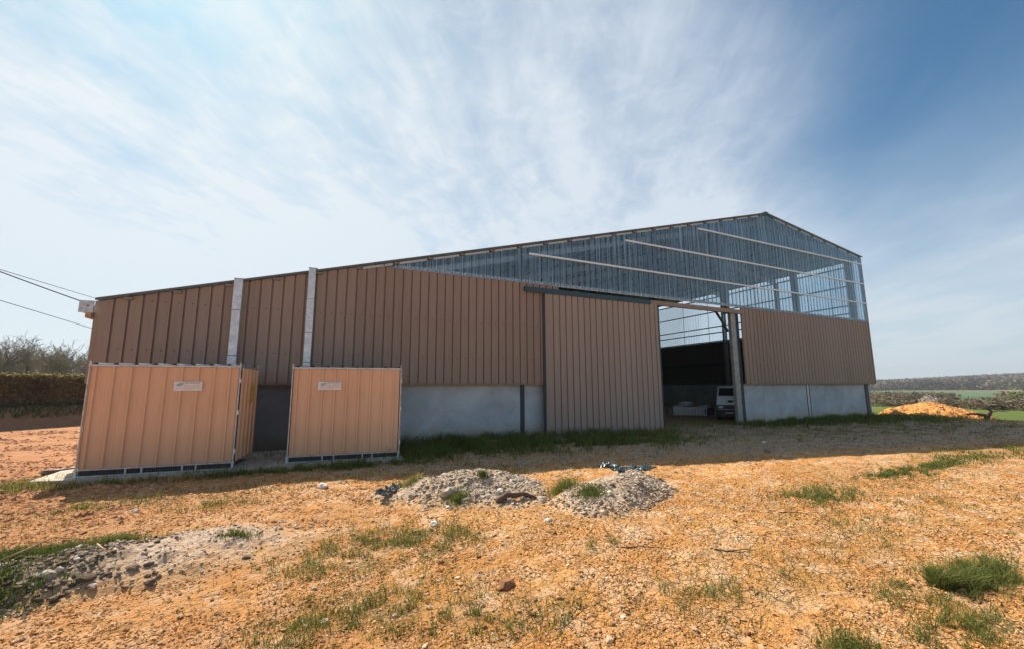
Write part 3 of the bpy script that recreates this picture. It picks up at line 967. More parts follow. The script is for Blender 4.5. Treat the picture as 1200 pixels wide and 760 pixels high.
# portal frames
for k, yy in enumerate((20.1, 25.0, 34.2, 39.2)):
    mb = MB()
    mb.ibeam((XR - .32, yy, 0), (XR - .32, yy, ZRR - .5), .18, .36, (1, 0, 0))
    mb.ibeam((XR - .3, yy, zr(XR) - .50), (XT, yy, zr(XT) - .50), .16, .34, (0, 0, 1))
    mb.ibeam((XT, yy, zr(XT) - .50), (XL + .3, yy, zr(XL + .3) - .45), .16, .34, (0, 0, 1))
    mb.ibeam((XL + .35, yy, 0), (XL + .35, yy, ZL - .4), .18, .36, (1, 0, 0))
    mb.build('portal_frame', M['galv'], barn)
mb = MB(); yy = YF + .36
mb.ibeam((XR - .5, yy, zr(XR - .5) - .42), (XT, yy, zr(XT) - .42), .14, .22, (0, 0, 1)); mb.ibeam((XT, yy, zr(XT) - .42), (1.5, yy, zr(1.5) - .42), .14, .22, (0, 0, 1))
mb.build('gable_rafter', M['galv'], barn)
for y0, y1 in ((15.2, 20.4), (26.9, 32.6)):
    pass
for yy in (16.4, 22.0, 26.8, 29.7, 36.8):
    MB().tube([(XR - .1, yy, 6.06), (XR - .1, yy, ZRR - .2)], .022, 6).build('sag_rod', M['galv'], barn)
MB().tube([(13.5, 20.6, zr(13.5) - .4), (20.5, 15.0, zr(20.5) - .4)], .014, 5).build('bracing_rod', M['galv'], barn)
MB().tube([(6.5, 15.0, zr(6.5) - .4), (13.5, 20.6, zr(13.5) - .4)], .014, 5).build('bracing_rod', M['galv'], barn)

# eave gutter at the left corner with its timber bearer
mb = MB()
mb.box(XL - .30, XL + .0 - .01, YF - .22, YF - .19, 3.93, 4.25); mb.box(XL - .30, XL - .28, YF - .185, YB, 3.95, 4.24); mb.box(XL - .28, XL - .03, YF - .185, YB, 3.95, 3.965)
mb.build('gutter', M['galv'], barn)
MB().box(XL - .17, XL - .055, YF - .18, YF + 1.2, 3.80, 3.915).build('gutter_bearer', M['wood'], barn)
MB().box(XL - .14, XL - .10, YF - .226, YF - .221, 4.10, 4.13).build('gutter_stud', M['black'], barn)


# galvanised cable ducts rising above the roof
def duct(x0, x1, y0, y1, z0, z1, joints, lab):
    d = empty('cable_duct', ((x0 + x1) / 2 - XL, (y0 + y1) / 2 - YF, 0), 0, barn)
    d['label'] = lab
    zz = [z0] + joints + [z1]
    for i in range(len(zz) - 1):
        e = .004 * (i % 2)
        o = MB().box(x0 - e, x1 + e, y0 - e, y1, zz[i] + .003, zz[i + 1] - .003).build('duct_section', M['galv_bright'], d)
        bv = o.modifiers.new('bevel', 'BEVEL'); bv.width = .012; bv.segments = 2
    MB().box(x0 - .012, x1 + .05, y0 - .012, y1 + .06, z1, z1 + .02).build('duct_cap', M['galv_bright'], d)


duct(-2.56, -2.34, 14.30, 14.46, 0.05, 5.20, [1.6, 2.9, 4.25], 'left galvanised duct behind the left enclosure')
duct(-.58, -.375, 14.28, 14.46, 0.05, 5.76, [1.6, 2.75, 3.7, 4.75], 'right galvanised duct behind the right enclosure')

# ------------------------------------------------------------------ enclosures
FONT = None


def text_mesh(name, s, h, mat, parent, loc, width=None):
    cu = bpy.data.curves.new(name, 'FONT')
    cu.body = s; cu.size = h * 1.35; cu.extrude = 0.0015
    tmp = bpy.data.objects.new(name, cu)
    C.objects.link(tmp)
    dg = bpy.context.evaluated_depsgraph_get()
    me = bpy.data.meshes.new_from_object(tmp.evaluated_get(dg))
    C.objects.unlink(tmp); bpy.data.objects.remove(tmp)
    co = np.array([v.co[:] for v in me.vertices])
    w = co[:, 0].max() - co[:, 0].min()
    sx = (width / w) if width else 1
    for v in me.vertices:
        v.co.x = (v.co.x - co[:, 0].min()) * sx
        v.co.y = v.co.y - co[:, 1].min()
    me.materials.clear(); me.materials.append(mat)
    o = put(name, me, parent, loc, (math.pi / 2, 0, 0))
    return o


def enclosure(corner, ang, W, D_, H, ribs, sign, label, tall_left=False):
    e = tag(empty('technical_enclosure', (*corner, 0.08), ang), label, 'enclosure', 'sand coloured technical enclosures in front of the barn')
    T = lambda mb_, n, m: mb_.build(n, m, e, world=False)
    off, pit = ribs
    # ribbed front in three sheets
    def panel(nm, x0, w, mat, rot, loc, off_, total):
        cols = [(0.0, 0.0)]
        k = -1
        while True:
            c = off_ + k * pit
            if c - .04 > total: break
            for d_, p in ((-.034, 0), (-.020, 1), (.016, 1), (.030, 0)):
                xx = c + d_
                if x0 < xx < x0 + w: cols.append((xx - x0, p * .030))
            k += 1
        cols.append((w, 0.0))
        V = []; F = []
        for xx, p in cols: V += [(xx, -p * 1.4, .17), (xx, -p * 1.4, H - .06)]
        for i in range(len(cols) - 1): F.append((2 * i, 2 * i + 2, 2 * i + 3, 2 * i + 1))
        return put(nm, mesh_of(nm, V, F, mat), e, loc, rot)
    cuts = [0.03, .03 + off + 2.5 * pit, .03 + off + 5.5 * pit, W - .03]
    for a, b in zip(cuts[:-1], cuts[1:]):
        panel('front_sheet', a, b - a, M['sand'], (0, 0, 0), (a, 0, 0), .0 + off, W)
    for xs, rz in ((W, math.pi / 2), (0, -math.pi / 2)):
        L = D_ - .08
        if xs == W: panel('side_sheet', 0, L, M['sand'], (0, 0, rz), (W - .0, .04, 0), .12, L)
        else: panel('side_sheet', 0, L, M['sand'], (0, 0, rz), (0, D_ - .04, 0), .12, L)
    T(MB().box(.03, W - .03, D_ - .02, D_, .05, H - .06), 'back_panel', M['sand'])
    # galvanised frame
    mb = MB()
    mb.box(-.012, W + .012, -.045, -.005, H - .055, H - .012); mb.box(-.012, W + .012, D_ - .03, D_ + .01, H - .055, H - .012)
    mb.box(W - .03, W + .014, -.002, D_ - .035, H - .053, H - .014)
    mb.box(-.012, .028, -.002, D_ - .035, H - .053, H - .014)
    T(mb, 'top_rail', M['galv'])
    mb = MB()
    mb.box(.0, W, -.042, -.004, .138, .166); mb.box(0, W, -.042, -.004, 0.0, .028)
    mb.box(W - .03, W + .008, 0, D_ - .03, .138, .166); mb.box(W - .03, W + .008, 0, D_ - .03, 0, .028)
    mb.box(.0, .03, 0, D_ - .03, .138, .166)
    T(mb, 'base_rail', M['galv'])
    for x0, y0 in ((-.02, -.048), (W - .022, -.048), (-.02, D_ - .02), (W - .022, D_ - .02)):
        wd = .05
        if y0 < 0:
            T(MB().box(x0, x0 + wd, y0, y0 + .045, 0.0, .17), 'post_foot', M['galv_bright'])
        T(MB().box(x0 + .012, x0 + .036, y0 + .012, y0 + .036, .171, H + .07), 'corner_post', M['galv'])
    T(MB().box(W + .004, W + .022, -.012, .055, .18, H - .07), 'edge_strip', M['dark_steel'])
    for z in (.35, 1.25, 2.0):
        T(MB().box(W + .0, W + .04, -.05, -.02, z, z + .10), 'hinge', M['galv_bright'])
    # vent grille with blades
    T(MB().box(.04, W - .04, .0, .015, .03, .137), 'vent_grille', M['grille'])
    mb = MB(); x = .06
    while x < W - .06:
        mb.box(x, x + .008, -.012, -.002, .032, .134); x += .035
    g_ = T(mb, 'grille_blades', M['pipe']); g_['kind'] = 'stuff'
    for fx in (.295, .395, .655, .745):
        T(MB().box(W * fx, W * fx + .03, -.038, -.006, .03, .136), 'mullion', M['galv_bright'])
    # ribbed roof sloping back slightly, black fixings on the ribs
    n = int(W / .31)
    V = []; F = []
    cols = []
    for k in range(-1, n + 2):
        c = .12 + k * .36
        for d_, p in ((-.05, 0), (-.03, .035), (.03, .035), (.05, 0)):
            if 0 < c + d_ < W: cols.append((c + d_, p))
    cols = [(-.0, 0)] + cols + [(W, 0)]
    for xx, p in cols: V += [(xx, -.055, H - .008 + p), (xx, D_ + .05, H + .045 + p)]
    for i in range(len(cols) - 1): F.append((2 * i, 2 * i + 2, 2 * i + 3, 2 * i + 1))
    put('roof_sheet', mesh_of('roof_sheet', V, F, M['galv_bright']), e)
    for k in range(n + 1):
        c = .12 + k * .36
        if c < W - .02: T(MB().box(c - .022, c + .022, -.062, -.03, H + .002, H + .024), 'roof_fixing', M['black'])
    # sign
    sx, sz, sw, sh = sign
    s = T(MB().box(sx, sx + sw, -.046, -.036, sz, sz + sh), 'sign', M['sign'])
    s['label'] = 'white company sign fixed to the front'
    y = -.0475
    text_mesh('lettering', 'TECHNIQUE', sh * .17, M['ink_blue'], s, (sx + sw * .36, y, sz + sh * .75), sw * .57)
    text_mesh('lettering', 'SOLAIRE', sh * .27, M['ink_orange'], s, (sx + sw * .35, y, sz + sh * .42), sw * .58)
    mb = MB(); x = sx + sw * .08; zz = sz + sh * .27
    r_ = random.Random(4)
    while x < sx + sw * .93:
        l = r_.uniform(.012, .05) * sw / .5; mb.box(x, x + l, -.0485, -.0463, zz, zz + sh * .05); x += l + .008
    x = sx + sw * .38
    while x < sx + sw * .62:
        l = r_.uniform(.01, .03); mb.box(x, x + l, -.0485, -.0463, sz + sh * .13, sz + sh * .165); x += l + .008
    mb.build('small_print', M['ink_grey'], s, world=False)
    # emblem: arc of little squares
    mb = MB()
    for i in range(4):
        for j in range(5):
            a = .5 + j * .33; rr = sh * (.20 + .09 * i)
            cx = sx + sw * .27 - math.cos(a) * rr * 1.05; cz = sz + sh * .38 + math.sin(a) * rr
            q = .010 + .002 * i
            mb.raw([(cx - q, -.0485, cz - q * .7), (cx + q, -.0485, cz - q * .4), (cx + q, -.0485, cz + q * .8), (cx - q, -.0485, cz + q * .4)], [(0, 1, 2, 3)])
    mb.build('emblem', M['ink_green'], s, world=False)
    return e


e1 = enclosure((-4.66, 12.08), -math.atan2(.32, 2.86), 2.87, 1.55, 2.42, (.12, .318), (1.58, 1.82, .55, .21), 'wider sand coloured metal enclosure at the left end of the barn with white sign')
# yellow warning plate on the right side of the left enclosure
o = MB().box(2.87 + .045, 2.87 + .051, .85, 1.08, 1.50, 2.0).build('warning_plate', M['yellow'], e1, world=False)
e2 = enclosure((-.70, 12.0), -math.atan2(.33, 2.68), 2.70, 1.9, 2.42, (.12, .300), (.62, 1.82, .56, .21), 'narrower sand coloured metal enclosure standing right of the dark wall panel with white sign')
MB().box(-.05, -.015, .3, .42, 1.10, 1.2).build('door_handle', M['galv_bright'], e2, world=False)

# concrete pad under the enclosures
V = [(-5.35, 12.05), (-4.9, 11.92), (-1.75, 11.42), (-.8, 11.75), (2.10, 11.42), (2.2, 14.66), (-5.4, 14.66)]
n = len(V)
tag(obj('concrete_pad', [(a, b, -.1) for a, b in V] + [(a, b, .075) for a, b in V], [list(range(n - 1, -1, -1)), list(range(n, 2 * n))] + [(i, (i + 1) % n, n + (i + 1) % n, n + i) for i in range(n)], M['slab']), kind='structure')

# ------------------------------------------------------------------ inside the doorway: van, crate, wrapped stack, bags
def van():
    v = tag(empty('van', (20.50, 16.55, 0), math.radians(-53)), 'old white van with black bumper parked nose out inside the barn doorway', 'van')
    B = lambda mb_, n, m, sm=False: mb_.build(n, m, v, smooth=sm, world=False)
    W = 1.95
    # side profile (y = depth from the nose, z), extruded across with a slight tumblehome
    prof = [(0.02, .42), (0.0, .70), (0.03, .92), (.30, 1.32), (.36, 1.36), (.86, 1.86), (1.0, 1.93), (4.6, 1.96), (4.75, 1.85), (4.8, .45), (3.9, .40), (.6, .38)]
    def tumble(z): return .0 if z < 1.1 else (z - 1.1) * .14
    V = []; n = len(prof)
    for s_ in (0, 1):
        for y, z in prof: V.append((tumble(z) if s_ == 0 else W - tumble(z), y, z))
    F = [list(range(n - 1, -1, -1)), list(range(n, 2 * n))] + [(i, (i + 1) % n, n + (i + 1) % n, n + i) for i in range(n)]
    o = put('body', mesh_of('body', V, F, M['white']), v)
    bv = o.modifiers.new('bevel', 'BEVEL'); bv.width = .05; bv.segments = 3
    def quad(nm, mat, p, off=.012, parent=v):
        # p: four (x, y, z) corners
        a = [Vector(q) for q in p]; nn = (a[1] - a[0]).cross(a[2] - a[0]).normalized()
        Vv = [q + nn * off for q in a] + [q - nn * .01 for q in a]
        return obj(nm, Vv, [(0, 1, 2, 3), (7, 6, 5, 4), (0, 4, 5, 1), (1, 5, 6, 2), (2, 6, 7, 3), (3, 7, 4, 0)], mat, parent, world=False)
    glass, t = material('dark windscreen')
    finish(t, prin(t, (0.012, 0.014, 0.016), 0.12, 0, None, 0.3))
    quad('windscreen', glass, [(.13, .40, 1.40), (W - .13, .40, 1.40), (W - .19, .83, 1.83), (.19, .83, 1.83)])
    quad('grille', M['black'], [(.02, -.0, .66), (W - .02, -.0, .66), (W - .02, .03, .90), (.02, .03, .90)])
    b_ = B(MB().box(-.02, W + .02, -.10, .12, .22, .64), 'bumper', M['black'])
    bv = b_.modifiers.new('bevel', 'BEVEL'); bv.width = .03; bv.segments = 2
    for x in (.10, W - .34):
        quad('headlight', M['bag'], [(x, -.004, .72), (x + .24, -.004, .72), (x + .24, .022, .83), (x, .022, .83)], .02)
    pl = B(MB().box(.44, .86, -.125, -.105, .42, .52), 'number_plate', M['black'])
    mb = MB()
    for i, w_ in enumerate((.04, .025, .04, .03, .04, .04, .025)):
        mb.box(.46 + i * .056, .46 + i * .056 + w_, -.129, -.126, .443, .50)
    mb.build('plate_characters', M['white'], pl, world=False)
    quad('emblem', M['black'], [(.56, .10, 1.04), (.82, .10, 1.04), (.90, .17, 1.14), (.64, .17, 1.14)], .03)
    mb = MB(); mb.bar((.20, .42, 1.43), (.80, .47, 1.48), .015, .015); mb.bar((1.0, .42, 1.43), (1.6, .47, 1.48), .015, .015)
    mb.build('wiper', M['black'], v, world=False)
    for x in (-.16, W + .02):
        B(MB().box(x, x + .14, .62, .72, 1.28, 1.52), 'mirror', M['black'])
    for x in (.02, W - .22):
        for y in (.85, 3.9):
            w_ = B(MB().tube([(x, y, .32), (x + .20, y, .32)], .32, 20), 'wheel', M['tyre'])
            MB().tube([(x - .01, y, .32), (x + .21, y, .32)], .18, 14).build('hub', M['galv'], w_, world=False)
    # side door window and door seams
    for s_ in (0, 1):
        X_ = lambda z, d: (tumble(z) - d) if s_ == 0 else (W - tumble(z) + d)
        p = [(X_(1.32, .002), .72, 1.32), (X_(1.32, .002), 1.7, 1.32), (X_(1.8, .002), 1.7, 1.80), (X_(1.8, .002), 1.05, 1.80)]
        quad('side_window', glass, p if s_ else p[::-1], .006)


van()
cr = tag(empty('slatted_crate', (21.4, 20.6, 0), math.radians(-38)), 'low white slatted crate on the earth floor left of the van', 'crate')
mb = MB(); mb.box(0, 2.1, 0, .04, .05, .14); mb.box(0, 2.1, 0, .04, .46, .58); mb.box(0, .09, 0, .04, .141, .459); mb.box(2.01, 2.1, 0, .04, .141, .459)
mb.build('frame', M['offwhite'], cr, world=False)
for i in range(9):
    MB().box(.16 + i * .205, .16 + i * .205 + .13, .012, .035, .142, .458).build('slat', M['offwhite'], cr, world=False)
MB().box(.02, 2.08, .045, .9, .05, .50).build('filling', M['bag'], cr, world=False)
st = tag(empty('wrapped_stack', (23.1, 19.6, 0), math.radians(30)), 'low stack of boards wrapped in dark violet plastic between crate and van', 'wrapped stack')
o = MB().box(-.2, 2.1, -.3, 1.1, .04, .50).build('wrapping', M['blue_wrap'], st, world=False)
bv = o.modifiers.new('bevel', 'BEVEL'); bv.width = .05; bv.segments = 3
for i in range(3): MB().box(.1 + .7 * i, .2 + .7 * i, -.31, 1.0, .0, .05).build('bearer', M['wood'], st, world=False)


def bag(loc, s, seed, label, mat='bag'):
    r_ = np.random.default_rng(seed)
    nu, nv = 22, 12
    V = []
    for j in range(nv + 1):
        ph = -math.pi / 2 + math.pi * j / nv
        for i in range(nu):
            th = 2 * math.pi * i / nu
            k = lambda q, e_: math.copysign(abs(q) ** e_, q)
            x, y, z = k(math.cos(ph), .6) * k(math.cos(th), .7), k(math.cos(ph), .6) * k(math.sin(th), .7), k(math.sin(ph), .8)
            w = 1 + .13 * (fbm(np.array([x * 2.2 + seed * 3.1 + 9]), np.array([y * 2.2 + z * 1.9 + 9]), 3)[0] - .5) * 2
            V.append((x * s[0] * w, y * s[1] * w, (z + 1) * s[2] * w))
    F = []
    for j in range(nv):
        for i in range(nu): F.append((j * nu + i, j * nu + (i + 1) % nu, (j + 1) * nu + (i + 1) % nu, (j + 1) * nu + i))
    o = obj('plastic_bag', V, F, M[mat], smooth=True)
    o.location = loc; o.rotation_euler = (0, 0, .5)
    return tag(o, label, 'bag')


bag((23.0, 21.0, .50), (.75, .45, .20), 2, 'plump pale plastic bag lying on the low stack behind the crate')
bag((22.4, 21.1, .47), (.5, .4, .09), 5, 'flatter pale plastic bag beneath and left of the plump one')
bag((23.75, 20.15, .50), (.65, .35, .08), 8, 'flat crumpled plastic bag on the violet wrapped stack near the van')
MB().box(22.0, 24.2, 20.7, 21.6, .03, .46).build('board_stack', M['offwhite'])
tag(bpy.data.objects['board_stack'], 'low stack of pale boards behind the slatted crate', 'board stack')

# ------------------------------------------------------------------ spoil heaps and rubble
def heap(name, label, cat, cx, cy, rx, ry, ang, H, mat, seed, step=.035, rough=.05, power=1.0, group=None, zoff=None):
    a = np.arange(-rx * 1.15, rx * 1.15, step); b = np.arange(-ry * 1.15, ry * 1.15, step)
    A, B = np.meshgrid(a, b); u = A.ravel(); v = B.ravel()
    ca, sa = math.cos(ang), math.sin(ang)
    x = cx + u * ca - v * sa; y = cy + u * sa + v * ca
    r = np.hypot(u / rx, v / ry) + .50 * (fbm(x * 1.0 + seed, y * 1.0, 3) - .5) + .12 * (fbm(x * 4 + seed, y * 4, 3) - .5)
    prof = np.clip(1 - r, -.1, 1)
    h = H * np.where(prof > 0, np.sin(np.clip(prof, 0, 1) * math.pi / 2) ** power, prof * 3)
    h = h + (rough * (fbm(x / .45 + seed, y / .45, 3) - .5) * 2 + rough * .7 * (fbm(x / .11 + seed, y / .11, 3, .6) - .5) * 2) * sstep(0, .3, prof)
    base = terrain(x, y, False) if zoff is None else zoff + 0 * x
    z = base + h - .03
    nx, ny = len(a), len(b); i = np.arange(nx * ny).reshape(ny, nx)
    F = np.stack([i[:-1, :-1].ravel(), i[:-1, 1:].ravel(), i[1:, 1:].ravel(), i[1:, :-1].ravel()], 1)
    keep = (prof[F].max(1) > -.06); F = F[keep]
    e = tag(empty(name, (cx, cy, float(terrain(np.array([cx]), np.array([cy]), False)[0]))), label, cat, group)
    obj('soil', np.stack([x, y, z], 1), F, mat, e)
    def surf(qx, qy):
        uu = (qx - cx) * ca + (qy - cy) * sa; vv = -(qx - cx) * sa + (qy - cy) * ca
        i_ = np.clip(np.round((uu - a[0]) / step).astype(int), 0, nx - 1); j_ = np.clip(np.round((vv - b[0]) / step).astype(int), 0, ny - 1)
        return z.reshape(ny, nx)[j_, i_], prof.reshape(ny, nx)[j_, i_]
    return e, surf


def cover(e, surf, cx, cy, rx, ry, ang, n, smin, smax, mat, tpow=1.0, edge=-.12, name='rubble', bias=0.0, zt=True, xfade=None):
    u = (rng.random(n) * 2 - 1) * rx * 1.2; v = (rng.random(n) * 2 - 1) * ry * 1.2
    ca, sa = math.cos(ang), math.sin(ang)
    x = cx + u * ca - v * sa; y = cy + u * sa + v * ca
    z, p = surf(x, y); z = np.maximum(z, terrain(x, y) if zt else z); k = (p > edge) & (rng.random(n) < sstep(-.14, .22, p) ** 1.5 * sstep(.22, .50, fbm(x / .35 + 70, y / .35, 3)))
    if xfade: k &= rng.random(n) < sstep(xfade[0], xfade[1], x) * .97 + .03
    x, y, z = x[k], y[k], z[k]; n = len(x)
    s = smin + (smax - smin) * rng.random(n) ** 3.2
    V, F, T = rocks(x, y, z + s * .15, s, np.clip(rng.random(n) ** tpow + bias, 0, 1))
    o = obj(name, V, F, mat, e, T)
    o['kind'] = 'stuff'
    return o


def stones(e, surf, pts, mat, name='stone'):
    for x, y, s, tn in pts:
        z, p = surf(np.array([x]), np.array([y]))
        V, F, T = rocks(np.array([x]), np.array([y]), np.array([float(z[0]) + s * .05]), np.array([s]), np.array([tn]), .7, sub_ico())
        obj(name, V, F, mat, e, T)


h1, s1 = heap('rubble_heap', 'broad pale grey rubble heap in front of the right enclosure', 'rubble heap', 2.65, 7.45, 1.75, 1.15, -.22, .39, M['heap_grey'], 3, group='rubble heaps on the clay')
cover(h1, s1, 2.65, 7.45, 1.75, 1.15, -.22, 17000, .006, .034, M['rubble'], .8)
stones(h1, s1, [(2.05, 7.0, .12, .75), (2.25, 6.75, .07, .9), (1.75, 7.2, .07, .5), (2.9, 6.8, .06, .95), (3.3, 7.2, .06, .9), (1.5, 7.3, .06, .4), (2.6, 7.6, .06, .9), (2.2, 7.8, .06, .9)], M['rubble'])
h2, s2 = heap('rubble_heap', 'smaller darker rubble heap right of the pale one with torn tarpaulin behind', 'rubble heap', 5.0, 6.25, 1.65, .92, .42, .31, M['heap_grey'], 12, group='rubble heaps on the clay')
cover(h2, s2, 5.0, 6.25, 1.65, .92, .42, 15000, .006, .032, M['rubble'], 1.1)
stones(h2, s2, [(4.4, 5.7, .06, .95), (4.1, 5.55, .05, .3), (4.6, 5.9, .05, .4), (5.2, 5.9, .06, .3), (4.0, 5.35, .05, .9)], M['rubble'])
h3, s3 = heap('spoil_ridge', 'long low grey spoil ridge with dark stones at the left front', 'spoil ridge', -2.35, 6.1, 2.9, .95, .22, .25, M['heap_dark'], 21)
cover(h3, s3, -2.35, 6.1, 2.9, .95, .22, 26000, .005, .040, M['rubble_dark'], .9, xfade=(-1.2, -2.8))
cover(h3, s3, -2.35, 6.1, 2.9, .95, .22, 9000, .004, .018, M['rubble'], 1.0)
st_ = []
for k in range(26):
    x = -3.6 + 2.2 * random.random(); y = 5.2 + .25 * (x + 2.5) + random.random() * 1.1
    st_.append((x, y, random.uniform(.03, .065), random.random()))
stones(h3, s3, st_, M['rubble_dark'])
h4, s4 = heap('sand_pile', 'orange sand pile behind the right corner of the barn', 'sand pile', 38.1, 13.9, 2.9, 2.9, 0, 1.12, M['heap_orange'], 31, .08, .10, 1.0, None, -.35)
cover(h4, s4, 38.1, 13.9, 2.9, 2.9, 0, 5000, .02, .06, M['crumb'], 1.6, zt=False)

# pebbles and clods over the clay
def pebbles():
    n = 24000
    # denser near, thinning with distance from the trodden front yard
    d = 1.6 + 15 * rng.random(n) ** 1.7
    a = math.radians(24.85) + (rng.random(n) - .5) * math.radians(112)
    x = d * np.sin(a); y = d * np.cos(a)
    k = (y < 13.6) | ((x > 14.6) & (x < 19.3) & (y < 18))
    dens = fbm(x / .8 + 30, y / .8, 3)
    k &= rng.random(n) < (sstep(.30, .62, dens) * .85 + .15) * (1 - .7 * sstep(1.5, 5, x))
    x, y = x[k], y[k]; n = len(x); d = d[k]
    s = (.004 + .022 * rng.random(n) ** 5) * (0.8 + d / 14)
    lt = sstep(2, -4, x)
    tone = np.clip(rng.random(n) ** 1.0 * .95 - lt * .12, 0, 1)
    z = terrain(x, y)
    V, F, T = rocks(x, y, z + s * .25, s, tone)
    tag(obj('pebbles', V, F, M['pebble'], tone=T), 'small stones and clay crumbs strewn over the yard', 'pebbles', kind='stuff')


pebbles()


def crumbs():
    n = 170000
    d = 2.4 + 11.5 * rng.random(n) ** 1.5
    a = math.radians(24.85) + (rng.random(n) - .5) * math.radians(110)
    x = d * np.sin(a); y = d * np.cos(a)
    dens = fbm(x / .45 + 60, y / .30, 4, .6) + .10 * sstep(2, -3, x)
    k = (y < 12.5) & (rng.random(n) < (sstep(.42, .60, dens) * .95 + .05) * (1 - .72 * sstep(1.5, 4.5, x + .3 * y - 1.5) * sstep(.62, .40, fbm(x / 1.3, y / .8 + 4, 3))))
    x, y, d = x[k], y[k], d[k]; n = len(x)
    s = (.0045 + .011 * rng.random(n) ** 2.2) * (0.7 + d / 9)
    tone = np.clip(.15 + .55 * rng.random(n) + .25 * (rng.random(n) > .9), 0, 1)
    V, F, T = rocks(x, y, terrain(x, y) + s * .2, s, tone, .7, octa())
    tag(obj('clay_crumbs', V, F, M['crumb'], tone=T), 'fine dry clay crumbs covering the foreground', 'clay crumbs', kind='stuff')


crumbs()


def yard_stones():
    n = 60000
    x = 2 + 33 * rng.random(n); y = 4.2 + 10.2 * rng.random(n)
    k = (y > 9.0 - .19 * (x - 3)) & (rng.random(n) < sstep(.34, .62, fbm(x / 1.2, y / .5 + 20, 4, .6)) * .9 + .06)
    x, y = x[k], y[k]; n = len(x)
    s = .008 + .030 * rng.random(n) ** 3
    V, F, T = rocks(x, y, terrain(x, y) + s * .2, s, rng.random(n) ** 1.2, .6, octa())
    tag(obj('yard_gravel', V, F, M['rubble'], tone=T), 'loose gravel on the shaded yard in front of the doorway', 'gravel', kind='stuff')
    n = 45000
    x = -17 + 15 * rng.random(n); y = 6 + 21 * rng.random(n)
    k = (side(x, y) < 0.4) & ((x < -5.5) | (y < 11.5)) & (rng.random(n) < sstep(.36, .60, fbm(x / 1.1 + 8, y / .9 + 20, 4, .6)))
    x, y = x[k], y[k]; n = len(x)
    s = .012 + .055 * rng.random(n) ** 3
    V, F, T = rocks(x, y, terrain(x, y) + s * .1, s, np.clip(.6 * rng.random(n) + .3 * (rng.random(n) > .93), 0, 1), .6, octa())
    tag(obj('clay_lumps', V, F, M['crumb_red'], tone=T), 'reddish clay lumps on the bare ground left of the enclosures', 'clay lumps', kind='stuff')


yard_stones()


def rock_thing(x, y, s, tone, mat, label, name='rock', cat='rock', flat=.7):
    z = float(terrain(np.array([x]), np.array([y]))[0])
    v, f = ico()
    # subdivide once for a more natural lump
    V = [Vector(q) for q in v]; F = []; mid = {}
    def mp(a, b):
        k = (min(a, b), max(a, b))
        if k not in mid: mid[k] = len(V); V.append(((V[a] + V[b]) / 2).normalized())
        return mid[k]
    for a, b, c in f:
        ab, bc, ca = mp(a, b), mp(b, c), mp(c, a); F += [(a, ab, ca), (ab, b, bc), (ca, bc, c), (ab, bc, ca)]
    Vn = np.array([q[:] for q in V]); Vn *= (1 + (rng.random(len(Vn)) - .5) * .38)[:, None]
    Vn *= np.array([1.2, .9, flat]) * s
    o = obj(name, Vn, F, mat, tone=np.full(len(Vn), tone))
    o.location = (x, y, z + s * flat * .35); o.rotation_euler = (0, 0, random.random() * 6)
    return tag(o, label, cat)


rock_thing(1.76, 3.95, .085, .2, M['clod'], 'reddish clay clod standing alone in the middle of the foreground', 'clay_clod', 'clod')
rock_thing(-1.02, 3.9, .045, .2, M['clod'], 'dark red clod near the bottom left of the foreground', 'clay_clod', 'clod')
rock_thing(-.35, 3.72, .04, .8, M['rubble'], 'pale elongated stone near the bottom edge left of centre')
rock_thing(.12, 9.0, .09, .98, M['rubble'], 'white stone on the clay between the pale heap and the right enclosure')
rock_thing(1.55, 6.0, .06, .98, M['rubble'], 'flat white stone at the foot of the pale heap')
rock_thing(3.05, 5.4, .045, .98, M['rubble'], 'small white stone between the two rubble heaps')
rock_thing(3.55, 6.45, .08, .85, M['rubble'], 'pale flat stone in the gap between the rubble heaps')
rock_thing(12.1, 8.15, .09, .1, M['rubble'], 'dark stone on the edge of the shadowed yard')
rock_thing(-2.55, 8.6, .05, .95, M['rubble'], 'small white stone on the clay in front of the left enclosure')
rock_thing(14.0, 9.5, .08, .95, M['rubble'], 'white stone in the shaded yard right of the doorway')


def scrap(x, y, z, L, W_, ang, seed, label):
    """crumpled piece of torn plastic sheet with real folds and thickness"""
    nx, ny = 34, 14
    r_ = np.random.default_rng(seed); V = []
    for j in range(ny + 1):
        for i in range(nx + 1):
            u = i / nx - .5; v = j / ny - .5
            n_ = fbm(np.array([u * 9 + seed * 7]), np.array([v * 5 + seed]), 4, .6)[0]
            m_ = fbm(np.array([u * 5 + seed]), np.array([v * 4 + 3 * seed]), 2)[0]
            w = 1 + .9 * (fbm(np.array([u * 4 + seed * 2.]), np.array([.5]), 2)[0] - .5)
            X_ = u * L + .10 * (m_ - .5); Y_ = v * W_ * w + .12 * (n_ - .5)
            V.append((X_ * math.cos(ang) - Y_ * math.sin(ang), X_ * math.sin(ang) + Y_ * math.cos(ang), .015 + .17 * max(0, n_ - .30)))
    F = [(j * (nx + 1) + i, j * (nx + 1) + i + 1, (j + 1) * (nx + 1) + i + 1, (j + 1) * (nx + 1) + i) for j in range(ny) for i in range(nx)]
    o = obj('plastic_sheet_scrap', V, F, M['tarp'], smooth=False)
    o.location = (x, y, z)
    sl = o.modifiers.new('thickness', 'SOLIDIFY'); sl.thickness = .006
    return tag(o, label, 'plastic scrap')


scrap(6.05, 7.0, .20, .95, .30, -.15, 5, 'long dark crumpled tarpaulin scrap on the crest behind the smaller heap')
scrap(5.25, 6.75, .36, .42, .20, -.9, 8, 'small dark folded tarpaulin scrap left of the long one on the smaller heap')
scrap(1.22, 7.85, .10, .70, .16, .9, 12, 'dark strip of plastic at the left foot of the pale heap')


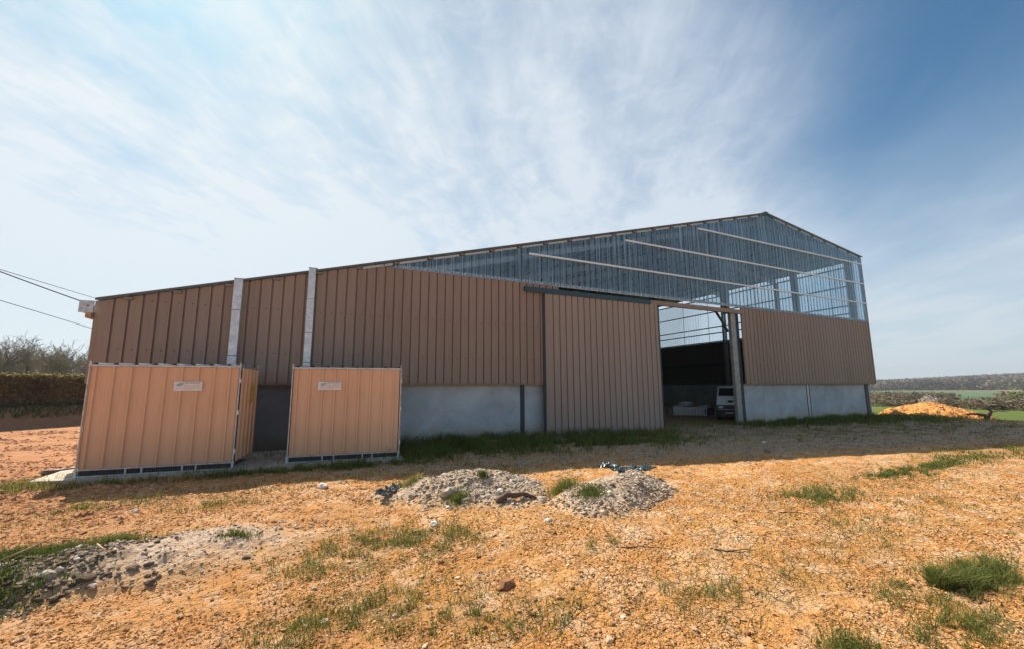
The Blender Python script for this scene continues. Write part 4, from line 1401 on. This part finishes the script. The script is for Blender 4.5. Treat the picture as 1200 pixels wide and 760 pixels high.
def stick(pts, r, label, mat='deadwood', name='stick', cat='stick', n=6):
    mb = MB(); mb.tube(pts, [r * (1 - .5 * i / (len(pts) - 1)) for i in range(len(pts))], n)
    return tag(mb.build(name, M[mat], None, True), label, cat)


g0 = lambda x, y: float(terrain(np.array([x]), np.array([y]))[0])
pts = [(2.70, 6.42, g0(2.7, 6.42) + .10), (2.9, 6.5, .17), (3.05, 6.45, .16), (3.22, 6.5, .15), (3.42, 6.42, .07)]
stick(pts, .055, 'thick dark root lying at the foot of the pale heap', name='root', cat='root', n=9)
for k, (x, y, l, a) in enumerate([(4.6, 3.6, .5, .1), (6.6, 4.2, .5, -.3), (3.6, 4.2, .45, .0)]):
    P = []
    for i in range(5):
        q = i / 4 - .5
        xx = x + math.cos(a - .4) * q * l; yy = y + math.sin(a - .4) * q * l + .02 * math.sin(9 * q)
        P.append((xx, yy, g0(xx, yy) + .012 + .006 * math.sin(5 * q)))
    stick(P, .009, ['thin dry stick on the cracked clay right of the clod', 'dry stick on the clay in line with the doorway', 'short twig on the clay below the smaller heap', 'short twig on the clay near the bottom right of centre', 'longer bent stick on the pale clay at right'][k])
stick([(-5.62, 13.1, .07), (-5.4, 13.3, .07), (-5.1, 13.6, .07)], .06, 'grey plastic pipe end lying on the ground left of the enclosure', 'pipe', 'pipe', 'pipe', 12)
stick([(-2.75, 5.9, .30), (-2.55, 6.0, .38), (-2.45, 6.1, .42), (-2.2, 6.1, .36)], .010, 'pale dead twig sticking out of the spoil ridge', 'wood')
stick([(-2.1, 6.1, .30), (-1.95, 5.85, .30), (-1.85, 5.8, .24)], .008, 'short pale twig at the near foot of the spoil ridge', 'wood')

# ------------------------------------------------------------------ grass
def grass_patch(name, label, spots, mat=M['grass'], base=None):
    Vs, Fs, Ts = [], [], []; b = 0
    for cx, cy, rx, ry, n, h0, h1_, dry, w in spots:
        n = int(n * 1.7); u = rng.normal(size=(n, 2)) * .5
        x = cx + u[:, 0] * rx * 1.5; y = cy + u[:, 1] * ry * 1.5
        # clump the blades
        fq = 1.0 if rx > 1.6 else 2.4
        c = fbm(x * 2.3 * fq + 40, y * 3.1 * fq, 3)
        k = rng.random(n) < sstep(.41, .57, c); x, y, c = x[k], y[k], c[k]
        h = (h0 + (h1_ - h0) * rng.random(len(x)) ** 1.5) * (.45 + 1.3 * np.clip((c - .44) * 4, 0, 1))
        z = terrain(x, y) if base is None else base(x, y)
        tone = np.clip(rng.normal(.35, .22, len(x)) + dry * rng.random(len(x)), 0, 1)
        V, F, T = blades(x, y, z, h, tone, w, 1.1)
        Vs.append(V); Fs.append(F + b); Ts.append(T); b += len(V)
    return tag(obj(name, np.concatenate(Vs), np.concatenate(Fs), mat, tone=np.concatenate(Ts)), label, 'grass', kind='stuff')


grass_patch('grass', 'dark green grass growing along the foot of the barn wall and door',
            [(4.3, 13.4, 3.0, 1.3, 9000, .10, .30, .2, .010), (7.6, 13.2, 3.0, 1.5, 8000, .08, .26, .3, .010), (10.6, 12.6, 2.8, 1.4, 6000, .05, .20, .3, .010),
             (2.4, 12.6, .7, .8, 1600, .1, .3, .2, .010), (22.5, 13.7, 2.6, .9, 4500, .08, .22, .2, .013), (26.5, 13.4, 3.2, 1.2, 5000, .08, .24, .2, .013), (31, 13.0, 3.2, 1.8, 5000, .06, .22, .35, .013), (27, 9.5, 5.5, 2.4, 5000, .02, .08, .5, .012), (20, 10.5, 5.0, 1.6, 3000, .02, .07, .6, .010)])
grass_patch('grass', 'weeds along the concrete pad in front of the enclosures',
            [(-3.0, 11.45, 1.6, .25, 900, .04, .14, .3, .006), (-.9, 11.2, 1.2, .25, 1500, .05, .18, .2, .006), (1.2, 11.2, 1.4, .3, 1600, .05, .16, .2, .006), (-5.4, 11.7, .8, .6, 1200, .04, .14, .5, .006), (-2.3, 9.2, 2.0, .8, 900, .03, .08, .4, .005), (3.0, 9.6, 2.5, 1.0, 1400, .03, .09, .5, .006)])
grass_patch('grass', 'sparse grass clumps across the clay foreground',
            [(.95, 5.75, .9, .35, 1900, .03, .09, .35, .0035), (.5, 5.2, .8, .4, 1500, .02, .08, .45, .0035), (1.5, 5.3, .4, .3, 600, .02, .07, .5, .0035), (.55, 4.0, .7, .45, 2100, .03, .09, .4, .003), (.05, 4.1, .4, .3, 600, .02, .08, .4, .003),
             (1.35, 3.6, .25, .2, 700, .03, .09, .3, .003), (1.9, 3.3, .4, .2, 500, .02, .08, .4, .003), (4.2, 3.1, .9, .4, 900, .02, .08, .7, .003), (3.3, 3.0, .5, .3, 500, .03, .08, .5, .003),
             (3.3, 4.5, .25, .15, 300, .02, .07, .4, .003), (-2.2, 6.95, .5, .2, 500, .04, .12, .3, .004), (-3.0, 7.1, .6, .2, 500, .03, .1, .4, .004), (-1.4, 8.6, .5, .2, 400, .03, .08, .4, .004), (-3.2, 9.2, .6, .2, 700, .03, .1, .4, .004),
             (7.4, 3.3, 2.2, .9, 1700, .02, .06, .8, .004), (9.5, 4.2, 3, 1.2, 1900, .02, .06, .8, .005)])
grass_patch('grass', 'flat green grass patches on the pale clay at right',
            [(11.6, 5.0, .7, .16, 1500, .03, .07, .3, .005), (12.4, 4.7, .5, .1, 500, .02, .06, .4, .005), (13.8, 5.05, 1.0, .15, 1500, .03, .08, .3, .006), (8.4, 4.55, .7, .3, 1200, .03, .10, .5, .005), (7.8, 4.7, .4, .3, 500, .02, .08, .6, .005), (17, 5.2, 3, .5, 1600, .03, .10, .4, .008)])
grass_patch('grass', 'thick green grass tussock at the right edge of the foreground',
            [(5.72, 2.14, .22, .10, 2000, .05, .14, .3, .003), (5.95, 2.05, .55, .20, 1900, .03, .10, .45, .003), (6.3, 2.05, .35, .12, 1500, .04, .13, .3, .003), (5.3, 2.22, .5, .2, 1000, .02, .07, .7, .0025), (5.0, 1.66, .30, .12, 900, .02, .06, .45, .0025), (4.55, 1.75, .3, .15, 600, .02, .08, .4, .003), (3.7, 1.95, .3, .15, 700, .02, .08, .3, .003)])
grass_patch('grass', 'dry orange lit growth on the floor inside the doorway', [(17.2, 14.9, 2.4, 1.0, 1600, .03, .10, 1.0, .009), (19.6, 15.4, 1.2, .8, 900, .03, .12, 1.0, .009)])


def on(s_): return lambda x, y: s_(x, y)[0]


def tuft(loc_spots, base, label, name='weed_tuft'):
    Vs, Fs, Ts = [], [], []; b = 0
    for cx, cy, rx, ry, n, h0, h1_, tn in loc_spots:
        u = rng.normal(size=(n, 2)) * .45; x = cx + u[:, 0] * rx; y = cy + u[:, 1] * ry
        h = h0 + (h1_ - h0) * rng.random(n)
        V, F, T = blades(x, y, base(x, y), h, np.clip(rng.normal(tn, .18, n), 0, 1), .0045, .8)
        Vs.append(V); Fs.append(F + b); Ts.append(T); b += len(V)
    return tag(obj(name, np.concatenate(Vs), np.concatenate(Fs), M['grass'], tone=np.concatenate(Ts)), label, 'weed tuft', kind='stuff')


mx = lambda s_: (lambda x, y: np.maximum(s_(x, y)[0], terrain(x, y)))
tuft([(4.02, 6.55, .30, .22, 700, .08, .22, .62)], mx(s2), 'bright green tuft at the left foot of the smaller rubble heap')
tuft([(4.15, 5.85, .30, .22, 600, .04, .12, .5)], mx(s2), 'dark green weed low on the near side of the smaller heap')
tuft([(2.15, 6.80, .22, .16, 420, .05, .12, .6)], mx(s1), 'green weed on the near face of the pale rubble heap')
tuft([(2.75, 7.2, .12, .1, 200, .05, .12, .15)], mx(s1), 'small dark weed just below the crest of the pale heap')
tuft([(1.6, 7.9, .22, .2, 420, .06, .16, .85)], mx(s1), 'yellowish weed at the upper left of the pale heap')
tuft([(-2.12, 6.72, .20, .13, 700, .06, .15, .55)], mx(s3), 'bright green tuft on top of the spoil ridge')
tuft([(-2.75, 6.9, .35, .15, 500, .05, .13, .4)], mx(s3), 'loose green weeds left of the tuft on the spoil ridge')
tuft([(-.85, 6.25, .25, .1, 260, .03, .08, .5)], mx(s3), 'low green weed on the near slope of the spoil ridge')
tuft([(-3.3, 6.3, .9, .5, 4200, .04, .13, .25)], mx(s3), 'dark green grass over the left end of the spoil ridge')
tuft([(-3.0, 5.6, .8, .35, 2600, .03, .11, .3)], mx(s3), 'dark grass low on the near side of the spoil ridge at left')
tuft([(-2.65, 5.45, .16, .14, 350, .06, .14, .7)], mx(s3), 'green weed at the left frame edge below the spoil ridge')

# ------------------------------------------------------------------ power cables
def cable(a, b, sag, r, label):
    P = []
    for i in range(13):
        t_ = i / 12; p = Vector(a).lerp(Vector(b), t_); p.z -= sag * 4 * t_ * (1 - t_); P.append(p)
    return tag(MB().tube(P, r, 5).build('power_cable', M['black']), label, 'cable', 'cables reaching the left end of the barn')


def ext(a, c, k): return tuple(np.array(a) + (np.array(c) - np.array(a)) * k)


A1 = (-5.90, 14.35, 4.23); cable(ext(A1, (-7.33, 14.07, 4.87), 5), A1, .12, .013, 'upper black cable running into the gutter end')
A2 = (-11.06, 26.78, 5.81); cable(ext(A2, (-10.24, 19.77, 5.51), 3), (-8.5, 34, 6.15), .05, .010, 'thin middle cable passing behind the gutter end')
A3 = (-10.17, 26.52, 4.86); cable(ext(A3, (-10.21, 19.83, 5.02), 3), (-10.1, 34, 4.65), .05, .013, 'lowest cable passing behind the barn corner')

# ------------------------------------------------------------------ bank, hedge, fence and bare trees on the left
def bank():
    L = np.arange(-22, 30, .12); S = np.arange(-.5, 4.2, .10)
    A, B = np.meshgrid(L, S); l = A.ravel(); s = B.ravel()
    x = HA[0] + HT[0] * l + HN[0] * s; y = HA[1] + HT[1] * l + HN[1] * s
    z = 1.12 * sstep(-.2, 1.3, s + .35 * (fbm(l / 1.4 + 50, s, 3) - .5)) + .16 * (fbm(l / .5, s / .5 + 9, 3) - .5) * sstep(-.3, .3, s) - .05 + .0 * s
    nx, ny = len(L), len(S); i = np.arange(nx * ny).reshape(ny, nx)
    F = np.stack([i[:-1, :-1].ravel(), i[:-1, 1:].ravel(), i[1:, 1:].ravel(), i[1:, :-1].ravel()], 1)
    tag(obj('earth_bank', np.stack([x, y, z], 1), F, M['bank']), kind='structure')
    n = 9000
    l = -20 + 48 * rng.random(n); s = .55 + 1.3 * rng.random(n)
    x = HA[0] + HT[0] * l + HN[0] * s; y = HA[1] + HT[1] * l + HN[1] * s
    z = 1.08 * sstep(-.2, 1.3, s) - .06
    V, F, T = blades(x, y, z, .10 + .25 * rng.random(n), np.clip(rng.normal(.3, .2, n), 0, 1), .02)
    tag(obj('grass', V, F, M['grass'], tone=T), 'dark grass on top of the earth bank below the hedge', 'grass', kind='stuff')


bank()


def hedge():
    h = tag(empty('hedge', (HA[0] + HN[0] * 2, HA[1] + HN[1] * 2, 1.0)), 'long clipped brown and green hedge on the bank left of the barn', 'hedge')
    n = 46000
    l = -20 + 48 * rng.random(n); s = 1.45 + 1.25 * rng.random(n); z = 1.0 + 1.80 * rng.random(n) ** .8
    top = 2.78 + .10 * (fbm(l / .8, l * 0 + 3, 3) - .5)
    z = np.minimum(z, top)
    face = rng.random(n) < .75
    s = np.where(face, 1.42 + .22 * rng.random(n) + .25 * (fbm(l / .7, z / .5, 3) - .5), s)
    P = np.stack([HA[0] + HT[0] * l + HN[0] * s, HA[1] + HT[1] * l + HN[1] * s, z], 1)
    c = fbm(l / 1.2 + 9, z / .8, 3)
    V, F, T = leaves(P, .045 + .07 * rng.random(n), np.clip(rng.normal(.5, .22, n) + (c - .5) * 1.2, 0, 1))
    o = obj('foliage', V, F, M['hedge'], h, T); o['kind'] = 'stuff'
    # inner woody mass
    mb = MB()
    a = HA + HT * -20 + HN * 2.05; b = HA + HT * 28 + HN * 2.05
    mb.bar((a[0], a[1], 1.85), (b[0], b[1], 1.85), .95, 1.66)
    mb.build('woody_core', M['deadwood'], h)


hedge()
for k in range(3):
    p = HA + HT * (.8 + 1.1 * k) + HN * 4.6
    o = MB().tube([(p[0], p[1], .8), (p[0], p[1], 3.25)], [.055, .05], 7).build('fence_post', M['deadwood'])
    tag(o, ('leftmost', 'middle', 'rightmost')[k] + ' of three slim dark fence posts just showing above the hedge', 'fence post', 'fence posts behind the hedge')


def tree_mesh(seed, H, spread):
    r_ = random.Random(seed)
    trunk = MB(); tw = []
    def grow(p, d, l, rad, lev):
        n = 3
        pts = [p]; rr = [rad]
        for i in range(n):
            d = (d + Vector((r_.uniform(-1, 1), r_.uniform(-1, 1), r_.uniform(-.4, .8))) * (.13 + .05 * lev)).normalized()
            p = p + d * (l / n); pts.append(p); rr.append(rad * (1 - .4 * (i + 1) / n))
        if lev <= 2: trunk.tube(pts, rr, 6 if lev == 0 else 4, cap=False)
        else:
            for i in range(n): tw.append((pts[i], pts[i + 1], rr[i], rr[i + 1]))
        if lev == 5: return
        kids = (4, 4, 3, 3, 3)[lev]
        for k in range(kids):
            t_ = .45 + .55 * (k + 1) / kids if lev else .55 + .45 * (k + 1) / kids
            q = pts[min(n, int(t_ * n))]
            a = r_.uniform(0, 6.28); tilt = r_.uniform(.35, .95) * (spread if lev < 2 else 1)
            e1 = d.orthogonal().normalized(); e2 = d.cross(e1)
            nd = (d * math.cos(tilt) + (e1 * math.cos(a) + e2 * math.sin(a)) * math.sin(tilt)).normalized()
            if nd.z < -.1: nd.z *= -.3
            grow(q, nd, l * r_.uniform(.62, .82), max(.022, rad * .55), lev + 1)
    grow(Vector((0, 0, -.2)), Vector((0, 0, 1)), H * .34, H * .022, 0)
    V = []; F = []
    for a, b, r0, r1 in tw:
        d = (b - a).normalized(); e1 = d.orthogonal().normalized(); e2 = d.cross(e1); k = len(V)
        for p, r in ((a, r0), (b, r1)):
            for j in range(3):
                V.append(p + (e1 * math.cos(2.094 * j) + e2 * math.sin(2.094 * j)) * r)
        for j in range(3): F.append((k + j, k + (j + 1) % 3, k + 3 + (j + 1) % 3, k + 3 + j))
    tm = mesh_of('trunk', np.array([q[:] if hasattr(q, 'x') else q for q in trunk.V]), [list(q) for q in trunk.F], M['bark'])
    cm = mesh_of('crown', np.array([q[:] for q in V]), np.array(F), M['twig'])
    return tm, cm


TREES = [tree_mesh(s_, 9.0, sp_) for s_, sp_ in ((1, 1.0), (2, 1.15), (3, .9), (5, 1.05))]


def place_tree(x, y, z, s_, k, label, group):
    t_ = tag(empty('bare_tree', (x, y, z), random.random() * 6.28), label, 'tree', group)
    t_.scale = (s_, s_, s_)
    put('trunk', TREES[k][0], t_); put('crown', TREES[k][1], t_)
    return t_


dirv = lambda az: (math.sin(math.radians(az)), math.cos(math.radians(az)))
ORD = ['leftmost', 'second from left', 'third from left', 'fourth from left', 'fifth from left', 'rightmost']
for k in range(6):
    az = -27.2 + 1.25 * k + random.uniform(-.2, .2); d = random.uniform(74, 86)
    dx, dy = dirv(az)
    place_tree(dx * d, dy * d, .5, random.uniform(.98, 1.15), k % 4, 'bare spreading tree, ' + ORD[k] + ' in the front row beyond the hedge', 'front row of bare trees beyond the hedge')
for k in range(22):
    az = -30 + .55 * k + random.uniform(-.2, .2); d = random.uniform(105, 140)
    dx, dy = dirv(az)
    place_tree(dx * d, dy * d, .5, random.uniform(1.2, 1.5), (k + 1) % 4, 'bare tree standing deeper in the wood beyond the hedge', 'rear rows of bare trees beyond the hedge')
# undergrowth at the wood's edge
n = 16000
az = np.radians(-31 + 14 * rng.random(n)); d = 100 + 60 * rng.random(n)
P = np.stack([np.sin(az) * d, np.cos(az) * d, -.2 + 6.2 * rng.random(n) ** 1.5], 1)
V, F, T = leaves(P, .15 + .2 * rng.random(n), rng.random(n) * .6)
tag(obj('undergrowth', V, F, M['wood_far'], tone=T), 'grey brown undergrowth at the edge of the wood beyond the hedge', 'undergrowth', kind='stuff')

# ------------------------------------------------------------------ valley on the right
def bush_mesh(seed, n=420):
    r_ = np.random.default_rng(seed)
    c = r_.random((9, 3)) * np.array([3.6, 3.0, 1.6]) - np.array([1.8, 1.5, -.7])
    rad = .75 + .7 * r_.random(9)
    i = r_.integers(0, 9, n); D = r_.normal(size=(n, 3)); D /= np.linalg.norm(D, axis=1, keepdims=True)
    P = c[i] + D * (rad[i] * r_.random(n) ** .4)[:, None]
    P[:, 2] = np.abs(P[:, 2])
    V, F, T = leaves(P, .20 + .22 * r_.random(n), np.clip(r_.normal(.45, .25, n), 0, 1))
    return mesh_of('bush', V, F, M['scrub'], T)


BUSH = [bush_mesh(s_) for s_ in range(5)]
for k in range(26):
    az = 66.2 + .46 * k + random.uniform(-.15, .15); d = 118 + random.uniform(-5, 9) - .3 * k
    dx, dy = dirv(az); x, y = dx * d, dy * d
    o = put('bush', BUSH[k % 5], None, (x, y, g0(x, y) - .2), (0, 0, random.random() * 6.28))
    s_ = random.uniform(.75, 1.15) * (1 + .15 * max(0, (k - 15) / 8)); o.scale = (s_ * 1.0, s_ * 1.0, s_ * .62)
    tag(o, 'brown rounded bush in the hedgerow across the green field', 'bush', 'bushes in the valley hedgerow')


def forest(name, label, n, az0, az1, d0, d1, h, sz, mat, edge=None):
    az = np.radians(az0 + (az1 - az0) * rng.random(n)); d = d0 + (d1 - d0) * rng.random(n)
    x = np.sin(az) * d; y = np.cos(az) * d
    k = np.ones(n, bool) if edge is None else edge(x, y)
    x, y = x[k], y[k]; m = 14
    X_ = np.repeat(x, m); Y_ = np.repeat(y, m)
    hh = h * (.7 + .6 * np.repeat(rng.random(len(x)), m))
    D = rng.normal(size=(len(X_), 3)); D /= np.linalg.norm(D, axis=1, keepdims=True)
    r = hh * .42
    P = np.stack([X_ + D[:, 0] * r, Y_ + D[:, 1] * r, terrain(X_, Y_, False) + hh * .5 + D[:, 2] * hh * .48], 1)
    T = np.clip((fbm(X_ / (d0 * .12), Y_ / (d0 * .05) + 5, 3) - .5) * 2.6 + .25 + np.repeat(rng.random(len(x)), m) * .4 + .2 * rng.random(len(X_)), 0, 1)
    V, F, T = leaves(P, sz * (.7 + .6 * rng.random(len(P))), T)
    tag(obj(name, V, F, mat, tone=T), label, 'wood', kind='stuff')


forest('far_wood', 'strip of bare brown woodland behind the valley hedgerow', 1600, 64, 71.8, 200, 270, 4.2, .55, M['scrub'])
forest('far_wood', 'brown wooded slope rising at the right edge', 3000, 74.6, 84, 170, 330, 4.2, .5, M['scrub'])
forest('far_wood', 'grey brown woods covering the distant hills', 14000, 60, 84, 680, 1500, 9, 2.0, M['wood_far'])
# blossom bush, snag and sapling beside the sand pile
def blossom():
    b = tag(empty('blossom_bush', (40.6, 14.75, -.9)), 'white flowering bush behind the orange sand pile', 'bush')
    mb = MB()
    for k in range(14):
        a = random.random() * 6.28; t_ = random.uniform(.2, .7)
        mb.tube([(40.6, 14.75, -.9), (40.6 + math.cos(a) * t_ * .5, 14.75 + math.sin(a) * t_ * .5, .3), (40.6 + math.cos(a) * t_, 14.75 + math.sin(a) * t_, 0.6 + random.random() * .6)], [.03, .02, .01], 4)
    mb.build('stems', M['deadwood'], b)
    n = 500
    D = rng.normal(size=(n, 3)); D /= np.linalg.norm(D, axis=1, keepdims=True)
    P = np.array([40.6, 14.75, .75]) + D * np.array([.55, .55, .55]) * (rng.random(n) ** .45)[:, None]
    V, F, T = leaves(P, .03 + .05 * rng.random(n), rng.random(n))
    o = obj('flowers', V, F, M['blossom'], b, T); o['kind'] = 'stuff'


blossom()
sn = tag(empty('dead_branch', (36.3, 10.7, -.15)), 'dark gnarled dead branch on the ground right of the sand pile', 'branch')
MB().tube([(36.3, 10.75, -.25), (36.32, 10.62, .12), (36.3, 10.45, .38), (36.3, 10.62, .62), (36.25, 10.95, .80), (36.3, 11.1, 1.0)], [.16, .12, .09, .07, .05, .03], 8).build('limb', M['deadwood'], sn, True)
MB().tube([(36.32, 10.62, .12), (36.1, 11.0, .22), (36.2, 11.5, .18)], [.10, .07, .04], 7).build('limb', M['deadwood'], sn, True)
MB().tube([(36.3, 10.45, .38), (36.35, 10.15, .45), (36.4, 9.8, .40)], [.05, .03, .015], 6).build('limb', M['deadwood'], sn, True)
MB().tube([(36.2, 16.9, -.3), (36.2, 16.9, 1.25)], [.02, .012], 6).build('sapling_stake', M['wood'])
tag(bpy.data.objects['sapling_stake'], 'thin pale stake in the field beside the barn corner', 'stake')

# ------------------------------------------------------------------ air
hz, t = material('haze air')
pv = t.n('ShaderNodeVolumePrincipled')
pv.inputs['Color'].default_value = (0.80, 0.86, 0.92, 1); pv.inputs['Density'].default_value = 0.00030; pv.inputs['Anisotropy'].default_value = 0.3
o_ = t.n('ShaderNodeOutputMaterial'); t.put(pv.outputs[0], o_.inputs['Volume'])
mb = MB(); mb.box(-2750, 3050, -2750, 3050, -12, 75)
tag(mb.build('haze', hz), 'thin pale haze softening the distant hills', 'haze', kind='stuff')
